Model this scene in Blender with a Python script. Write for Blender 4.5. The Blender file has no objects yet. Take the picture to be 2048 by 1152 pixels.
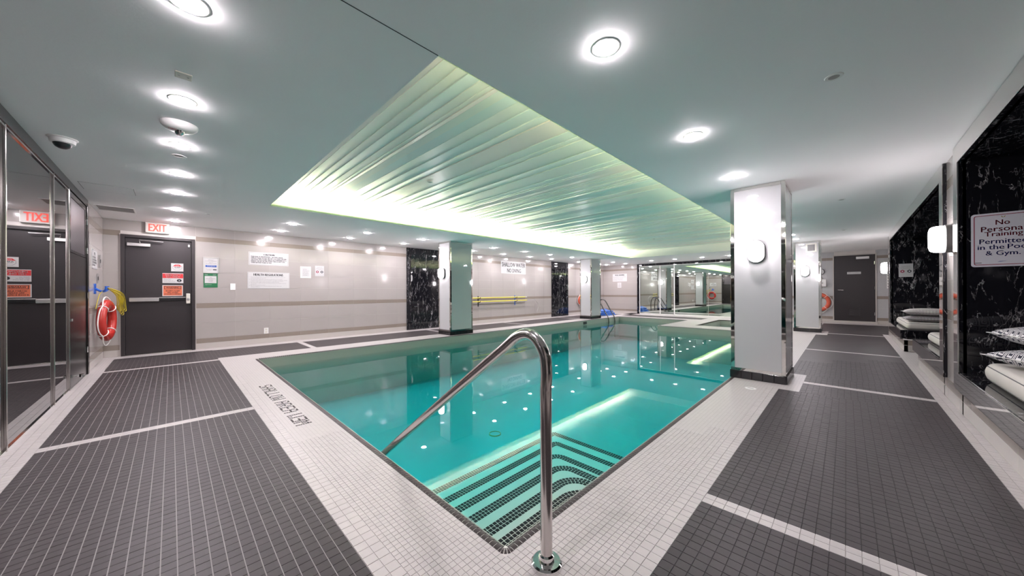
import bpy, math, random
from mathutils import Vector, Matrix
random.seed(7)
SC = bpy.context.scene
COL = SC.collection
PI = math.pi
# ------------------------------------------------------------------ camera, world, exposure
FPX, YAW, PCX, PCY, ROLL, HC, H = 675.1, .7806, 1024.0, 582.8, -.0046, 1.13, 2.445
Fv = Vector((-math.sin(YAW), math.cos(YAW), 0)); Rv = Vector((math.cos(YAW), math.sin(YAW), 0)); Zv = Vector((0, 0, 1))
Rc = Rv*math.cos(ROLL) + Zv*math.sin(ROLL); Uc = Zv*math.cos(ROLL) - Rv*math.sin(ROLL)
cam = bpy.data.cameras.new('camera'); camo = bpy.data.objects.new('camera', cam); COL.objects.link(camo)
cam.sensor_width = 36; cam.lens = 36*FPX/2048; cam.shift_y = (PCY-576)/2048; cam.clip_start = .02; cam.clip_end = 100
m3 = Matrix((Rc, Uc, -Fv)).transposed()
camo.matrix_world = Matrix.Translation((0, 0, HC)) @ m3.to_4x4()
SC.camera = camo
w = bpy.data.worlds.new('world'); SC.world = w; w.use_nodes = True
w.node_tree.nodes['Background'].inputs[0].default_value = (.5, .5, .5, 1); w.node_tree.nodes['Background'].inputs[1].default_value = .05
vs = SC.view_settings
vs.view_transform = 'Standard'; vs.look = 'None'; vs.gamma = 1; vs.use_curve_mapping = False; vs.exposure = 1.8
LAMP, SCON, LED = 160.0, 5.5, 21.0       # radiance of downlight lenses, sconce glasses, cove strips

# ------------------------------------------------------------------ pixel helpers (photo pixel -> point on a known plane)
def ray(x, y): return Fv*FPX + Rc*(x-PCX) + Uc*(PCY-y)
def onX(x, y, c): d = ray(x, y); return d.y*c/d.x, HC + d.z*c/d.x      # -> (Y, Z)
def onY(x, y, c): d = ray(x, y); return d.x*c/d.y, HC + d.z*c/d.y      # -> (X, Z)
def onZ(x, y, c=0.): d = ray(x, y); t = (c-HC)/d.z; return d.x*t, d.y*t
def depth(x, y): return x*Fv.x + y*Fv.y

# ------------------------------------------------------------------ materials
MAT = {}
def nmat(name):
    m = bpy.data.materials.new(name); m.use_nodes = True; nt = m.node_tree
    return m, nt, nt.nodes['Principled BSDF']
def plain(name, col, rough=.5, metal=0., spec=.5, noise=0., nscale=20., bump=0., coat=0.):
    m, nt, b = nmat(name); N = nt.nodes; L = nt.links
    b.inputs['Base Color'].default_value = (*col, 1); b.inputs['Roughness'].default_value = rough
    b.inputs['Metallic'].default_value = metal; b.inputs['Specular IOR Level'].default_value = spec
    b.inputs['Coat Weight'].default_value = coat; b.inputs['Coat Roughness'].default_value = .03
    if noise or bump:
        tc = N.new('ShaderNodeTexCoord'); nz = N.new('ShaderNodeTexNoise'); nz.inputs['Scale'].default_value = nscale; nz.inputs['Detail'].default_value = 5
        L.new(tc.outputs['Object'], nz.inputs['Vector'])
        if noise:
            mr = N.new('ShaderNodeMapRange'); mr.inputs[3].default_value = 1-noise; mr.inputs[4].default_value = 1+noise
            L.new(nz.outputs['Fac'], mr.inputs[0])
            mx = N.new('ShaderNodeMix'); mx.data_type = 'RGBA'; mx.blend_type = 'MULTIPLY'; mx.inputs[0].default_value = 1
            mx.inputs[6].default_value = (*col, 1); L.new(mr.outputs[0], mx.inputs[7]); L.new(mx.outputs[2], b.inputs['Base Color'])
        if bump:
            bp = N.new('ShaderNodeBump'); bp.inputs['Strength'].default_value = bump; bp.inputs['Distance'].default_value = .01
            L.new(nz.outputs['Fac'], bp.inputs['Height']); L.new(bp.outputs[0], b.inputs['Normal'])
    MAT[name] = m; return m
def emit(name, col, s, base=(.8, .8, .8)):
    m, nt, b = nmat(name); b.inputs['Base Color'].default_value = (*base, 1)
    b.inputs['Emission Color'].default_value = (*col, 1); b.inputs['Emission Strength'].default_value = s; MAT[name] = m; return m
def tilemat(name, col, rough, pitch, origin=(0, 0), grout=None, mortar=0., var=.08, spec=.5):
    """floor tile: colour varies tile by tile; where grout is given the joints are drawn too (surfaces too far to tell tiles apart)"""
    m, nt, b = nmat(name); N = nt.nodes; L = nt.links
    b.inputs['Roughness'].default_value = rough; b.inputs['Specular IOR Level'].default_value = spec
    g = N.new('ShaderNodeNewGeometry'); mp = N.new('ShaderNodeMapping'); mp.vector_type = 'POINT'
    mp.inputs['Location'].default_value = (-origin[0]/pitch, -origin[1]/pitch, 0); mp.inputs['Scale'].default_value = (1/pitch, 1/pitch, 0)
    L.new(g.outputs['Position'], mp.inputs['Vector'])
    fl = N.new('ShaderNodeVectorMath'); fl.operation = 'FLOOR'; L.new(mp.outputs[0], fl.inputs[0])
    wn = N.new('ShaderNodeTexWhiteNoise'); wn.noise_dimensions = '3D'; L.new(fl.outputs[0], wn.inputs['Vector'])
    nz = N.new('ShaderNodeTexNoise'); nz.inputs['Scale'].default_value = 1.3; nz.inputs['Detail'].default_value = 4; L.new(g.outputs['Position'], nz.inputs['Vector'])
    ad = N.new('ShaderNodeMath'); ad.operation = 'ADD'; L.new(wn.outputs['Value'], ad.inputs[0]); L.new(nz.outputs['Fac'], ad.inputs[1])
    mr = N.new('ShaderNodeMapRange'); mr.inputs[1].default_value = .2; mr.inputs[2].default_value = 1.8; mr.inputs[3].default_value = 1-var; mr.inputs[4].default_value = 1+var
    L.new(ad.outputs[0], mr.inputs[0])
    mx = N.new('ShaderNodeMix'); mx.data_type = 'RGBA'; mx.blend_type = 'MULTIPLY'; mx.inputs[0].default_value = 1; mx.inputs[6].default_value = (*col, 1)
    L.new(mr.outputs[0], mx.inputs[7]); out = mx.outputs[2]
    if grout:
        fr = N.new('ShaderNodeVectorMath'); fr.operation = 'FRACTION'; L.new(mp.outputs[0], fr.inputs[0])
        sp = N.new('ShaderNodeSeparateXYZ'); L.new(fr.outputs[0], sp.inputs[0]); fs = []
        for k in (0, 1):
            a = N.new('ShaderNodeMath'); a.operation = 'SUBTRACT'; L.new(sp.outputs[k], a.inputs[0]); a.inputs[1].default_value = .5
            c = N.new('ShaderNodeMath'); c.operation = 'ABSOLUTE'; L.new(a.outputs[0], c.inputs[0])
            d = N.new('ShaderNodeMath'); d.operation = 'GREATER_THAN'; L.new(c.outputs[0], d.inputs[0]); d.inputs[1].default_value = .5-mortar/pitch/2; fs.append(d)
        o = N.new('ShaderNodeMath'); o.operation = 'MAXIMUM'; L.new(fs[0].outputs[0], o.inputs[0]); L.new(fs[1].outputs[0], o.inputs[1])
        m2 = N.new('ShaderNodeMix'); m2.data_type = 'RGBA'; L.new(o.outputs[0], m2.inputs[0]); L.new(out, m2.inputs[6]); m2.inputs[7].default_value = (*grout, 1); out = m2.outputs[2]
    L.new(out, b.inputs['Base Color']); MAT[name] = m; return m
def marble(name):
    m, nt, b = nmat(name); N = nt.nodes; L = nt.links
    b.inputs['Roughness'].default_value = .04; b.inputs['Specular IOR Level'].default_value = .5
    g = N.new('ShaderNodeNewGeometry'); mp = N.new('ShaderNodeMapping'); mp.inputs['Rotation'].default_value = (.3, .75, .2); mp.inputs['Scale'].default_value = (4.6, 4.6, 1.3)
    L.new(g.outputs['Position'], mp.inputs['Vector'])
    def vein(scale, width, off, dist):
        nz = N.new('ShaderNodeTexNoise'); nz.inputs['Scale'].default_value = scale; nz.inputs['Detail'].default_value = 7; nz.inputs['Roughness'].default_value = .62; nz.inputs['Distortion'].default_value = dist
        ad = N.new('ShaderNodeVectorMath'); ad.inputs[1].default_value = (off, off*.7, off*1.3); L.new(mp.outputs[0], ad.inputs[0]); L.new(ad.outputs[0], nz.inputs['Vector'])
        s = N.new('ShaderNodeMath'); s.operation = 'SUBTRACT'; s.inputs[1].default_value = .5; L.new(nz.outputs['Fac'], s.inputs[0])
        a = N.new('ShaderNodeMath'); a.operation = 'ABSOLUTE'; L.new(s.outputs[0], a.inputs[0])
        r = N.new('ShaderNodeMapRange'); r.inputs[1].default_value = 0; r.inputs[2].default_value = width; r.inputs[3].default_value = 1; r.inputs[4].default_value = 0; L.new(a.outputs[0], r.inputs[0])
        k = N.new('ShaderNodeTexNoise'); k.inputs['Scale'].default_value = scale*2.3; k.inputs['Detail'].default_value = 3; L.new(ad.outputs[0], k.inputs['Vector'])
        r2 = N.new('ShaderNodeMapRange'); r2.inputs[1].default_value = .49; r2.inputs[2].default_value = .66; L.new(k.outputs['Fac'], r2.inputs[0])
        mu = N.new('ShaderNodeMath'); mu.operation = 'MULTIPLY'; L.new(r.outputs[0], mu.inputs[0]); L.new(r2.outputs[0], mu.inputs[1]); return mu
    a = vein(.8, .009, 3.1, .4); c = vein(2.2, .010, 9.4, .5)
    o = N.new('ShaderNodeMath'); o.operation = 'MAXIMUM'; L.new(a.outputs[0], o.inputs[0]); L.new(c.outputs[0], o.inputs[1])
    mx = N.new('ShaderNodeMix'); mx.data_type = 'RGBA'; L.new(o.outputs[0], mx.inputs[0]); mx.inputs[6].default_value = (.009, .009, .012, 1); mx.inputs[7].default_value = (.62, .6, .6, 1)
    L.new(mx.outputs[2], b.inputs['Base Color']); MAT[name] = m
def greek(name, dark=(.03, .03, .05), light=(.8, .78, .78), scale=14.):
    m, nt, b = nmat(name); N = nt.nodes; L = nt.links; b.inputs['Roughness'].default_value = .85
    tc = N.new('ShaderNodeTexCoord'); mp = N.new('ShaderNodeMapping'); mp.inputs['Scale'].default_value = (scale, scale, 0); L.new(tc.outputs['Object'], mp.inputs['Vector'])
    fr = N.new('ShaderNodeVectorMath'); fr.operation = 'FRACTION'; L.new(mp.outputs[0], fr.inputs[0])
    sb = N.new('ShaderNodeVectorMath'); sb.operation = 'SUBTRACT'; sb.inputs[1].default_value = (.5, .5, 0); L.new(fr.outputs[0], sb.inputs[0])
    ab = N.new('ShaderNodeVectorMath'); ab.operation = 'ABSOLUTE'; L.new(sb.outputs[0], ab.inputs[0])
    sp = N.new('ShaderNodeSeparateXYZ'); L.new(ab.outputs[0], sp.inputs[0]); s2 = N.new('ShaderNodeSeparateXYZ'); L.new(sb.outputs[0], s2.inputs[0])
    mxx = N.new('ShaderNodeMath'); mxx.operation = 'MAXIMUM'; L.new(sp.outputs[0], mxx.inputs[0]); L.new(sp.outputs[1], mxx.inputs[1])
    at = N.new('ShaderNodeMath'); at.operation = 'MULTIPLY'; at.inputs[1].default_value = 5.2; L.new(mxx.outputs[0], at.inputs[0])
    # spiral break: shift rings by one in one quadrant
    gt = N.new('ShaderNodeMath'); gt.operation = 'GREATER_THAN'; gt.inputs[1].default_value = .12; L.new(s2.outputs[0], gt.inputs[0])
    hf = N.new('ShaderNodeMath'); hf.operation = 'MULTIPLY_ADD'; hf.inputs[1].default_value = .5; L.new(gt.outputs[0], hf.inputs[0]); L.new(at.outputs[0], hf.inputs[2])
    ff = N.new('ShaderNodeMath'); ff.operation = 'FRACT'; L.new(hf.outputs[0], ff.inputs[0])
    g2 = N.new('ShaderNodeMath'); g2.operation = 'GREATER_THAN'; g2.inputs[1].default_value = .45; L.new(ff.outputs[0], g2.inputs[0])
    mx = N.new('ShaderNodeMix'); mx.data_type = 'RGBA'; L.new(g2.outputs[0], mx.inputs[0]); mx.inputs[6].default_value = (*light, 1); mx.inputs[7].default_value = (*dark, 1)
    L.new(mx.outputs[2], b.inputs['Base Color']); MAT[name] = m
def perforated(name):
    m, nt, b = nmat(name); N = nt.nodes; L = nt.links; b.inputs['Roughness'].default_value = .35; b.inputs['Metallic'].default_value = .8
    tc = N.new('ShaderNodeTexCoord'); v = N.new('ShaderNodeTexVoronoi'); v.inputs['Scale'].default_value = 70; v.inputs['Randomness'].default_value = 0; L.new(tc.outputs['Object'], v.inputs['Vector'])
    g = N.new('ShaderNodeMath'); g.operation = 'GREATER_THAN'; g.inputs[1].default_value = .4; L.new(v.outputs['Distance'], g.inputs[0])
    mx = N.new('ShaderNodeMix'); mx.data_type = 'RGBA'; L.new(g.outputs[0], mx.inputs[0]); mx.inputs[6].default_value = (.01, .008, .01, 1); mx.inputs[7].default_value = (.2, .18, .19, 1)
    L.new(mx.outputs[2], b.inputs['Base Color']); MAT[name] = m
def water(name, absorb):
    m = bpy.data.materials.new(name); m.use_nodes = True; nt = m.node_tree; N = nt.nodes; L = nt.links
    N.remove(N['Principled BSDF']); out = N['Material Output']
    fr = N.new('ShaderNodeFresnel'); fr.inputs['IOR'].default_value = 1.333
    ge = N.new('ShaderNodeNewGeometry'); iv = N.new('ShaderNodeMath'); iv.operation = 'SUBTRACT'; iv.inputs[0].default_value = 1; L.new(ge.outputs['Backfacing'], iv.inputs[1])
    mu = N.new('ShaderNodeMath'); mu.operation = 'MULTIPLY'; L.new(fr.outputs[0], mu.inputs[0]); L.new(iv.outputs[0], mu.inputs[1])
    tr = N.new('ShaderNodeBsdfTransparent'); gl = N.new('ShaderNodeBsdfGlossy'); gl.inputs['Roughness'].default_value = 0.0
    nz = N.new('ShaderNodeTexNoise'); nz.inputs['Scale'].default_value = 1.6; nz.inputs['Detail'].default_value = 2; L.new(ge.outputs['Position'], nz.inputs['Vector'])
    bp = N.new('ShaderNodeBump'); bp.inputs['Strength'].default_value = .05; bp.inputs['Distance'].default_value = .01; L.new(nz.outputs['Fac'], bp.inputs['Height']); L.new(bp.outputs[0], gl.inputs['Normal'])
    mx = N.new('ShaderNodeMixShader'); L.new(mu.outputs[0], mx.inputs[0]); L.new(tr.outputs[0], mx.inputs[1]); L.new(gl.outputs[0], mx.inputs[2]); L.new(mx.outputs[0], out.inputs['Surface'])
    va = N.new('ShaderNodeVolumeAbsorption'); va.inputs['Color'].default_value = (*absorb[0], 1); va.inputs['Density'].default_value = absorb[1]; L.new(va.outputs[0], out.inputs['Volume'])
    MAT[name] = m
plain('ceiling_paint', (.94, .93, .93), .7, bump=.05, nscale=60)
plain('wall_tile', (.40, .37, .35), .13, noise=.05, nscale=1.2)
plain('taupe_tile', (.27, .23, .195), .16, noise=.05, nscale=1.5)
plain('base_tile', (.50, .465, .435), .2)
plain('grey_tile', (.46, .46, .465), .16, noise=.04)
plain('grout', (.60, .57, .54), .9); plain('grout_light', (.30, .285, .275), .9); plain('grout_dark', (.05, .045, .045), .9); plain('grout_white', (.62, .62, .58), .9)
DARK = (.050, .0425, .044); WHT = (.50, .468, .455)
tilemat('dark_tile', DARK, .46, .05, (-.556, 2.0), var=.14, spec=.28)
tilemat('white_tile', WHT, .38, .05, (-.556, 2.0), var=.05)
tilemat('mosaic', WHT, .4, .0285, (-1.035, .998), var=.05)
tilemat('dark_far_l', DARK, .46, .05, (-4.18, .565), (.17, .16, .155), .003, var=.12, spec=.28)
tilemat('dark_far_r', DARK, .46, .05, (-.556, 2.0), (.05, .045, .045), .003, var=.12, spec=.28)
tilemat('mosaic_far', WHT, .4, .0285, (-1.035, .998), (.33, .305, .29), .0018, var=.04)  # drawn joints darker than the grout: shade of the gaps is in their colour
plain('nosing_tile', (.012, .011, .012), .6, spec=.1); plain('black_tile', (.018, .016, .017), .12, spec=.6); plain('coping_tile', (.050, .038, .039), .36, spec=.35, noise=.35, nscale=45)
plain('pool_tile', (.34, .36, .30), .3, noise=.03, nscale=30); plain('pool_floor_tile', (.16, .37, .355), .35, noise=.03, nscale=30); plain('step_tile', (.47, .50, .44), .35, noise=.03, nscale=30)  # floor tile is painted with the teal that deep water gives the light
plain('chrome', (.78, .77, .76), .05, 1.0); plain('steel', (.62, .58, .56), .16, 1.0); plain('dark_chrome', (.25, .24, .23), .12, 1.0)
plain('frame_steel', (.68, .66, .63), .03, 1.0)
plain('white_glass', (.52, .52, .525), .04, spec=.5)
plain('green_glass', (.70, .76, .71), .04, spec=.5)
plain('mirror', (.62, .68, .62), .003, 1.0); plain('smoked_mirror', (.17, .168, .17), .004, 1.0)
plain('bronze', (.055, .052, .05), .22, .85); plain('dark_door', (.024, .019, .0205), .42, noise=.06, nscale=3); plain('dark_frame', (.028, .023, .024), .4)
plain('aluminium', (.62, .61, .60), .3, 1.0); plain('white_plastic', (.82, .81, .79), .35); plain('grey_plastic', (.32, .31, .30), .4); plain('dark_plastic', (.02, .02, .022), .3)
plain('lamp_grey', (.07, .068, .066), .4); plain('cream_plastic', (.68, .66, .58), .4); plain('paper', (.56, .555, .55), .55); plain('ink', (.02, .02, .022), .6); plain('ink_grey', (.22, .21, .22), .6)
plain('red_print', (.62, .03, .035), .45); plain('dark_red', (.30, .01, .04), .5); plain('orange_print', (.70, .17, .08), .5); plain('blue_print', (.03, .10, .40), .5); plain('navy_print', (.02, .03, .22), .5)
plain('green_print', (.015, .16, .06), .45); plain('pink_sign', (.80, .78, .84), .3); plain('gold_print', (.5, .36, .08), .4)
plain('ring_red', (.45, .022, .014), .33, coat=.3); plain('ring_orange', (.60, .10, .05), .4); plain('rope_white', (.82, .80, .76), .8); plain('rope_yellow', (.55, .44, .02), .7)
plain('pole_yellow', (.72, .62, .06), .35); plain('hook_blue', (.02, .12, .55), .35); plain('tarp_blue', (.02, .11, .42), .35)
plain('cushion_white', (.62, .59, .54), .8, noise=.04, nscale=6, bump=.15); plain('pillow_grey', (.46, .43, .43), .9); plain('piping', (.12, .12, .12), .7)
greek('greek_key'); greek('weave_light', (.42, .39, .38), (.72, .69, .66), 26.); greek('weave_grey', (.20, .18, .19), (.42, .40, .40), 26.)
marble('black_marble'); perforated('perforated'); water('pool_water', ((.0, .94, .955), 1.0)); water('tub_water', ((.3, .96, .95), .9))
for i, c in enumerate(((.86, .91, .84), (.82, .91, .86), (.89, .91, .83), (.92, .85, .81), (.80, .91, .88))): plain('slat%d' % i, c, .28, spec=.5)
def frosted(name, col):
    m = bpy.data.materials.new(name); m.use_nodes = True; nt = m.node_tree; N = nt.nodes; L = nt.links; N.remove(N['Principled BSDF'])
    d = N.new('ShaderNodeBsdfDiffuse'); t = N.new('ShaderNodeBsdfTranslucent'); x = N.new('ShaderNodeMixShader'); x.inputs[0].default_value = .5
    d.inputs[0].default_value = (*col, 1); t.inputs[0].default_value = (*col, 1); L.new(d.outputs[0], x.inputs[1]); L.new(t.outputs[0], x.inputs[2]); L.new(x.outputs[0], N['Material Output'].inputs[0]); MAT[name] = m
frosted('frosted_lip', (.80, .90, .72))
emit('lamp_lens', (1, .91, .97), LAMP); emit('sconce_glass', (1, .92, .96), SCON); emit('sconce_glass_bright', (1, .92, .96), SCON*2.4); emit('led_strip', (1, .97, .72), LED); emit('led_strip_dim', (1, .93, .6), LED*.6); emit('exit_red', (1, .10, .07), .5, (.3, .02, .015)); emit('exit_face', (1, .80, .72), .07, (.42, .40, .38))

# ------------------------------------------------------------------ mesh helpers
class MB:
    def __init__(s): s.v = []; s.f = []
    def add(s, v, f):
        n = len(s.v); s.v += [tuple(p) for p in v]; s.f += [tuple(i+n for i in q) for q in f]; return s
    def box(s, x0, x1, y0, y1, z0, z1, bottom=True):
        f = [(4, 5, 6, 7), (0, 1, 5, 4), (1, 2, 6, 5), (2, 3, 7, 6), (3, 0, 4, 7)]
        if bottom: f = [(3, 2, 1, 0)] + f
        return s.add([(x0, y0, z0), (x1, y0, z0), (x1, y1, z0), (x0, y1, z0), (x0, y0, z1), (x1, y0, z1), (x1, y1, z1), (x0, y1, z1)], f)
    def cbox(s, x0, x1, y0, y1, z0, z1, c=.004):
        """box with chamfered edges"""
        import itertools
        X = (x0, x1); Y = (y0, y1); Z = (z0, z1); v = []; ix = {}
        for i, j, k in itertools.product((0, 1), repeat=3):
            sx, sy, sz = (c, -c)[i], (c, -c)[j], (c, -c)[k]
            for a, p in (('x', (X[i], Y[j]+sy, Z[k]+sz)), ('y', (X[i]+sx, Y[j], Z[k]+sz)), ('z', (X[i]+sx, Y[j]+sy, Z[k]))):
                ix[(i, j, k, a)] = len(v); v.append(p)
        g = lambda i, j, k, a: ix[(i, j, k, a)]
        f = [(g(0,0,0,'x'), g(0,0,1,'x'), g(0,1,1,'x'), g(0,1,0,'x')), (g(1,0,0,'x'), g(1,1,0,'x'), g(1,1,1,'x'), g(1,0,1,'x')),
             (g(0,0,0,'y'), g(1,0,0,'y'), g(1,0,1,'y'), g(0,0,1,'y')), (g(0,1,0,'y'), g(0,1,1,'y'), g(1,1,1,'y'), g(1,1,0,'y')),
             (g(0,0,0,'z'), g(0,1,0,'z'), g(1,1,0,'z'), g(1,0,0,'z')), (g(0,0,1,'z'), g(1,0,1,'z'), g(1,1,1,'z'), g(0,1,1,'z'))]
        for i in (0, 1):
            for j in (0, 1):
                f.append((g(i,j,0,'x'), g(i,j,1,'x'), g(i,j,1,'y'), g(i,j,0,'y')) if (i ^ j) else (g(i,j,0,'y'), g(i,j,1,'y'), g(i,j,1,'x'), g(i,j,0,'x')))
                f.append((g(i,0,j,'x'), g(i,1,j,'x'), g(i,1,j,'z'), g(i,0,j,'z')) if not (i ^ j) else (g(i,0,j,'z'), g(i,1,j,'z'), g(i,1,j,'x'), g(i,0,j,'x')))
                f.append((g(0,i,j,'y'), g(1,i,j,'y'), g(1,i,j,'z'), g(0,i,j,'z')) if (i ^ j) else (g(0,i,j,'z'), g(1,i,j,'z'), g(1,i,j,'y'), g(0,i,j,'y')))
        for i, j, k in itertools.product((0, 1), repeat=3):
            t = (g(i,j,k,'x'), g(i,j,k,'y'), g(i,j,k,'z')); f.append(t if (i+j+k) % 2 == 1 else t[::-1])
        return s.add(v, f)
    def tube(s, pts, r, n=10, caps=True, closed=False):
        pts = [Vector(p) for p in pts]; m = len(pts); rr = r if isinstance(r, (list, tuple)) else [r]*m
        T = []
        for i in range(m):
            a = pts[(i-1) % m] if (closed or i > 0) else pts[i]; b = pts[(i+1) % m] if (closed or i < m-1) else pts[i]
            T.append((b-a).normalized())
        up = Vector((0, 0, 1)) if abs(T[0].z) < .9 else Vector((1, 0, 0)); nrm = (up - T[0]*up.dot(T[0])).normalized(); v = []
        for i in range(m):
            nrm = (nrm - T[i]*nrm.dot(T[i])).normalized(); bi = T[i].cross(nrm)
            v += [pts[i] + (nrm*math.cos(2*PI*k/n) + bi*math.sin(2*PI*k/n))*rr[i] for k in range(n)]
        f = [(i*n+k, i*n+(k+1) % n, ((i+1) % m)*n+(k+1) % n, ((i+1) % m)*n+k) for i in range(m if closed else m-1) for k in range(n)]
        if caps and not closed: f += [tuple(range(n))[::-1], tuple((m-1)*n+k for k in range(n))]
        return s.add(v, f)
    def lathe(s, prof, n=32, c=(0, 0, 0)):
        """prof: (r, z) list around the z axis"""
        v = [(c[0]+r*math.cos(2*PI*k/n), c[1]+r*math.sin(2*PI*k/n), c[2]+z) for r, z in prof for k in range(n)]; m = len(prof)
        f = [(i*n+k, i*n+(k+1) % n, (i+1)*n+(k+1) % n, (i+1)*n+k) for i in range(m-1) for k in range(n)]
        f += [tuple(range(n))[::-1], tuple((m-1)*n+k for k in range(n))]
        return s.add(v, f)
    def loft(s, rings, cap=True):
        n = len(rings[0]); v = [p for r in rings for p in r]
        f = [(i*n+k, i*n+(k+1) % n, (i+1)*n+(k+1) % n, (i+1)*n+k) for i in range(len(rings)-1) for k in range(n)]
        if cap: f += [tuple(range(n))[::-1], tuple((len(rings)-1)*n+k for k in range(n))]
        return s.add(v, f)
    def prism(s, poly, z0, z1): return s.loft([[(x, y, z0) for x, y in poly], [(x, y, z1) for x, y in poly]])
    def torus(s, R, r, n=40, m=14, sy=1.):
        v = [((R+r*math.cos(b))*math.cos(a), (R+r*math.cos(b))*math.sin(a), r*sy*math.sin(b)) for a in [2*PI*i/n for i in range(n)] for b in [2*PI*j/m for j in range(m)]]
        return s.add(v, [(i*m+j, ((i+1) % n)*m+j, ((i+1) % n)*m+(j+1) % m, i*m+(j+1) % m) for i in range(n) for j in range(m)])
    def mesh(s, name, mat, smooth=None, off=None):
        me = bpy.data.meshes.new(name)
        v = s.v if off is None else [(p[0]-off[0], p[1]-off[1], p[2]-off[2]) for p in s.v]
        me.from_pydata(v, [], s.f)
        if mat: me.materials.append(MAT[mat])
        if smooth:
            me.polygons.foreach_set('use_smooth', [True]*len(me.polygons)); me.set_sharp_from_angle(angle=smooth)
        me.update(); return me
def link(name, me, parent=None, loc=None):
    o = bpy.data.objects.new(name, me); COL.objects.link(o)
    if parent: o.parent = parent
    if loc is not None: o.location = loc
    return o
def wroot(o):
    p = Vector((0, 0, 0))
    while o: p += Vector(o.location); o = o.parent
    return p
def part(name, mb, mat, parent, smooth=None, world=True):
    """a part; vertices in world coordinates (unrotated parent) or in the parent's own frame"""
    off = wroot(parent) if (world and parent) else None
    return link(name, mb.mesh(name, mat, smooth, off), parent)
def tag(o, label=None, cat=None, group=None, kind=None):
    for k, v in (('label', label), ('category', cat), ('group', group), ('kind', kind)):
        if v: o[k] = v
    return o
def thing(name, label, cat, loc=(0, 0, 0), group=None, right=None, normal=None):
    o = bpy.data.objects.new(name, None); COL.objects.link(o); o.empty_display_size = .1
    if right is not None:
        r = Vector(right); n = Vector(normal); u = n.cross(r)
        o.matrix_world = Matrix.Translation(loc) @ Matrix((r, u, n)).transposed().to_4x4()
    else: o.location = loc
    return tag(o, label, cat, group)
def solo(name, mb, mat, label, cat, loc=(0, 0, 0), smooth=None, group=None):
    o = link(name, mb.mesh(name, mat, smooth, loc), None, loc); return tag(o, label, cat, group)
def struct(name, mb, mat, label=None, loc=(0, 0, 0)):
    o = link(name, mb.mesh(name, mat, None, loc), None, loc); return tag(o, label, None, None, 'structure')
def sroot(name, label, loc=(0, 0, 0)):
    o = bpy.data.objects.new(name, None); COL.objects.link(o); o.location = loc; o.empty_display_size = .1; return tag(o, label, None, None, 'structure')
def copy_tree(o, parent=None):
    c = o.copy(); COL.objects.link(c)
    if parent: c.parent = parent
    for ch in list(o.children): copy_tree(ch, c)
    return c
def spline(pts, k=6, closed=False):
    P = [Vector(p) for p in pts]; n = len(P); out = []
    for i in range(n if closed else n-1):
        p0 = P[(i-1) % n] if closed or i > 0 else P[i]; p1 = P[i]; p2 = P[(i+1) % n]; p3 = P[(i+2) % n] if closed or i < n-2 else P[i+1]
        for j in range(k):
            t = j/k; out.append(.5*((2*p1) + (p2-p0)*t + (2*p0-5*p1+4*p2-p3)*t*t + (3*p1-p0-3*p2+p3)*t**3))
    if not closed: out.append(P[-1])
    return out
TXT = {}
def textmesh(body, spacing=1.0, align='CENTER'):
    key = (body, spacing, align)
    if key not in TXT:
        cu = bpy.data.curves.new('lettering', 'FONT'); cu.body = body; cu.align_x = align; cu.resolution_u = 2; cu.space_line = spacing
        o = bpy.data.objects.new('lettering', cu); COL.objects.link(o)
        dg = bpy.context.evaluated_depsgraph_get(); me = bpy.data.meshes.new_from_object(o.evaluated_get(dg))
        v = [tuple(p.co) for p in me.vertices]; f = [tuple(p.vertices) for p in me.polygons]
        bpy.data.objects.remove(o); bpy.data.curves.remove(cu); bpy.data.meshes.remove(me); TXT[key] = (v, f)
    return TXT[key]
def plate_of(p):
    for c in p.children:
        if c.name.split('.')[0] in ('plate', 'face'): return c
    return p
def lettering(parent, body, cx, cy, w_, h_, z, mat, spacing=1.0, align='CENTER', name='lettering', bold=0.):
    v, f = textmesh(body, spacing, align)
    xs = [p[0] for p in v]; ys = [p[1] for p in v]; x0, x1, y0, y1 = min(xs), max(xs), min(ys), max(ys)
    mb = MB(); g = lambda p, dx: (cx + ((p[0]-x0)/(x1-x0)-.5)*w_ + dx, cy + ((p[1]-y0)/(y1-y0)-.5)*h_, z)
    mb.add([g(p, 0) for p in v], f)
    if bold:
        for d in (-bold, bold): mb.add([(q[0], q[1], q[2]+.0001) for q in (g(p, d) for p in v)], f)
    return part(name, mb, mat, plate_of(parent), world=False)
def panel(parent, name, mat, x0, x1, y0, y1, z0, z1): return part(name, MB().box(x0, x1, y0, y1, z0, z1), mat, plate_of(parent), world=False)
def border(parent, name, mat, w_, h_, t, z0, z1):
    mb = MB(); a, b = w_/2, h_/2
    mb.box(-a, a, b-t, b, z0, z1).box(-a, a, -b, -b+t, z0, z1).box(-a, -a+t, -b+t, b-t, z0, z1).box(a-t, a, -b+t, b-t, z0, z1)
    return part(name, mb, mat, plate_of(parent), world=False)
def stadium(w_, h_, n=9, e=1.):
    r = w_/2*e; out = []; a, b = w_/2, h_/2
    for cx, cy, t0 in ((a-r, b-r, 0), (-a+r, b-r, PI/2), (-a+r, -b+r, PI), (a-r, -b+r, 1.5*PI)):
        out += [(cx+r*math.cos(t0+PI/2*k/n), cy+r*math.sin(t0+PI/2*k/n)) for k in range(n+1)]
    return out
def rrect(w_, h_, r, n=5): return stadium(w_, h_, n, r/(w_/2))
# axes of a surface seen by a viewer: (right, normal)
AX_XP = ((0, 1, 0), (1, 0, 0)); AX_YP = ((-1, 0, 0), (0, 1, 0)); AX_YM = ((1, 0, 0), (0, -1, 0)); AX_XM = ((0, -1, 0), (-1, 0, 0))

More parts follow.
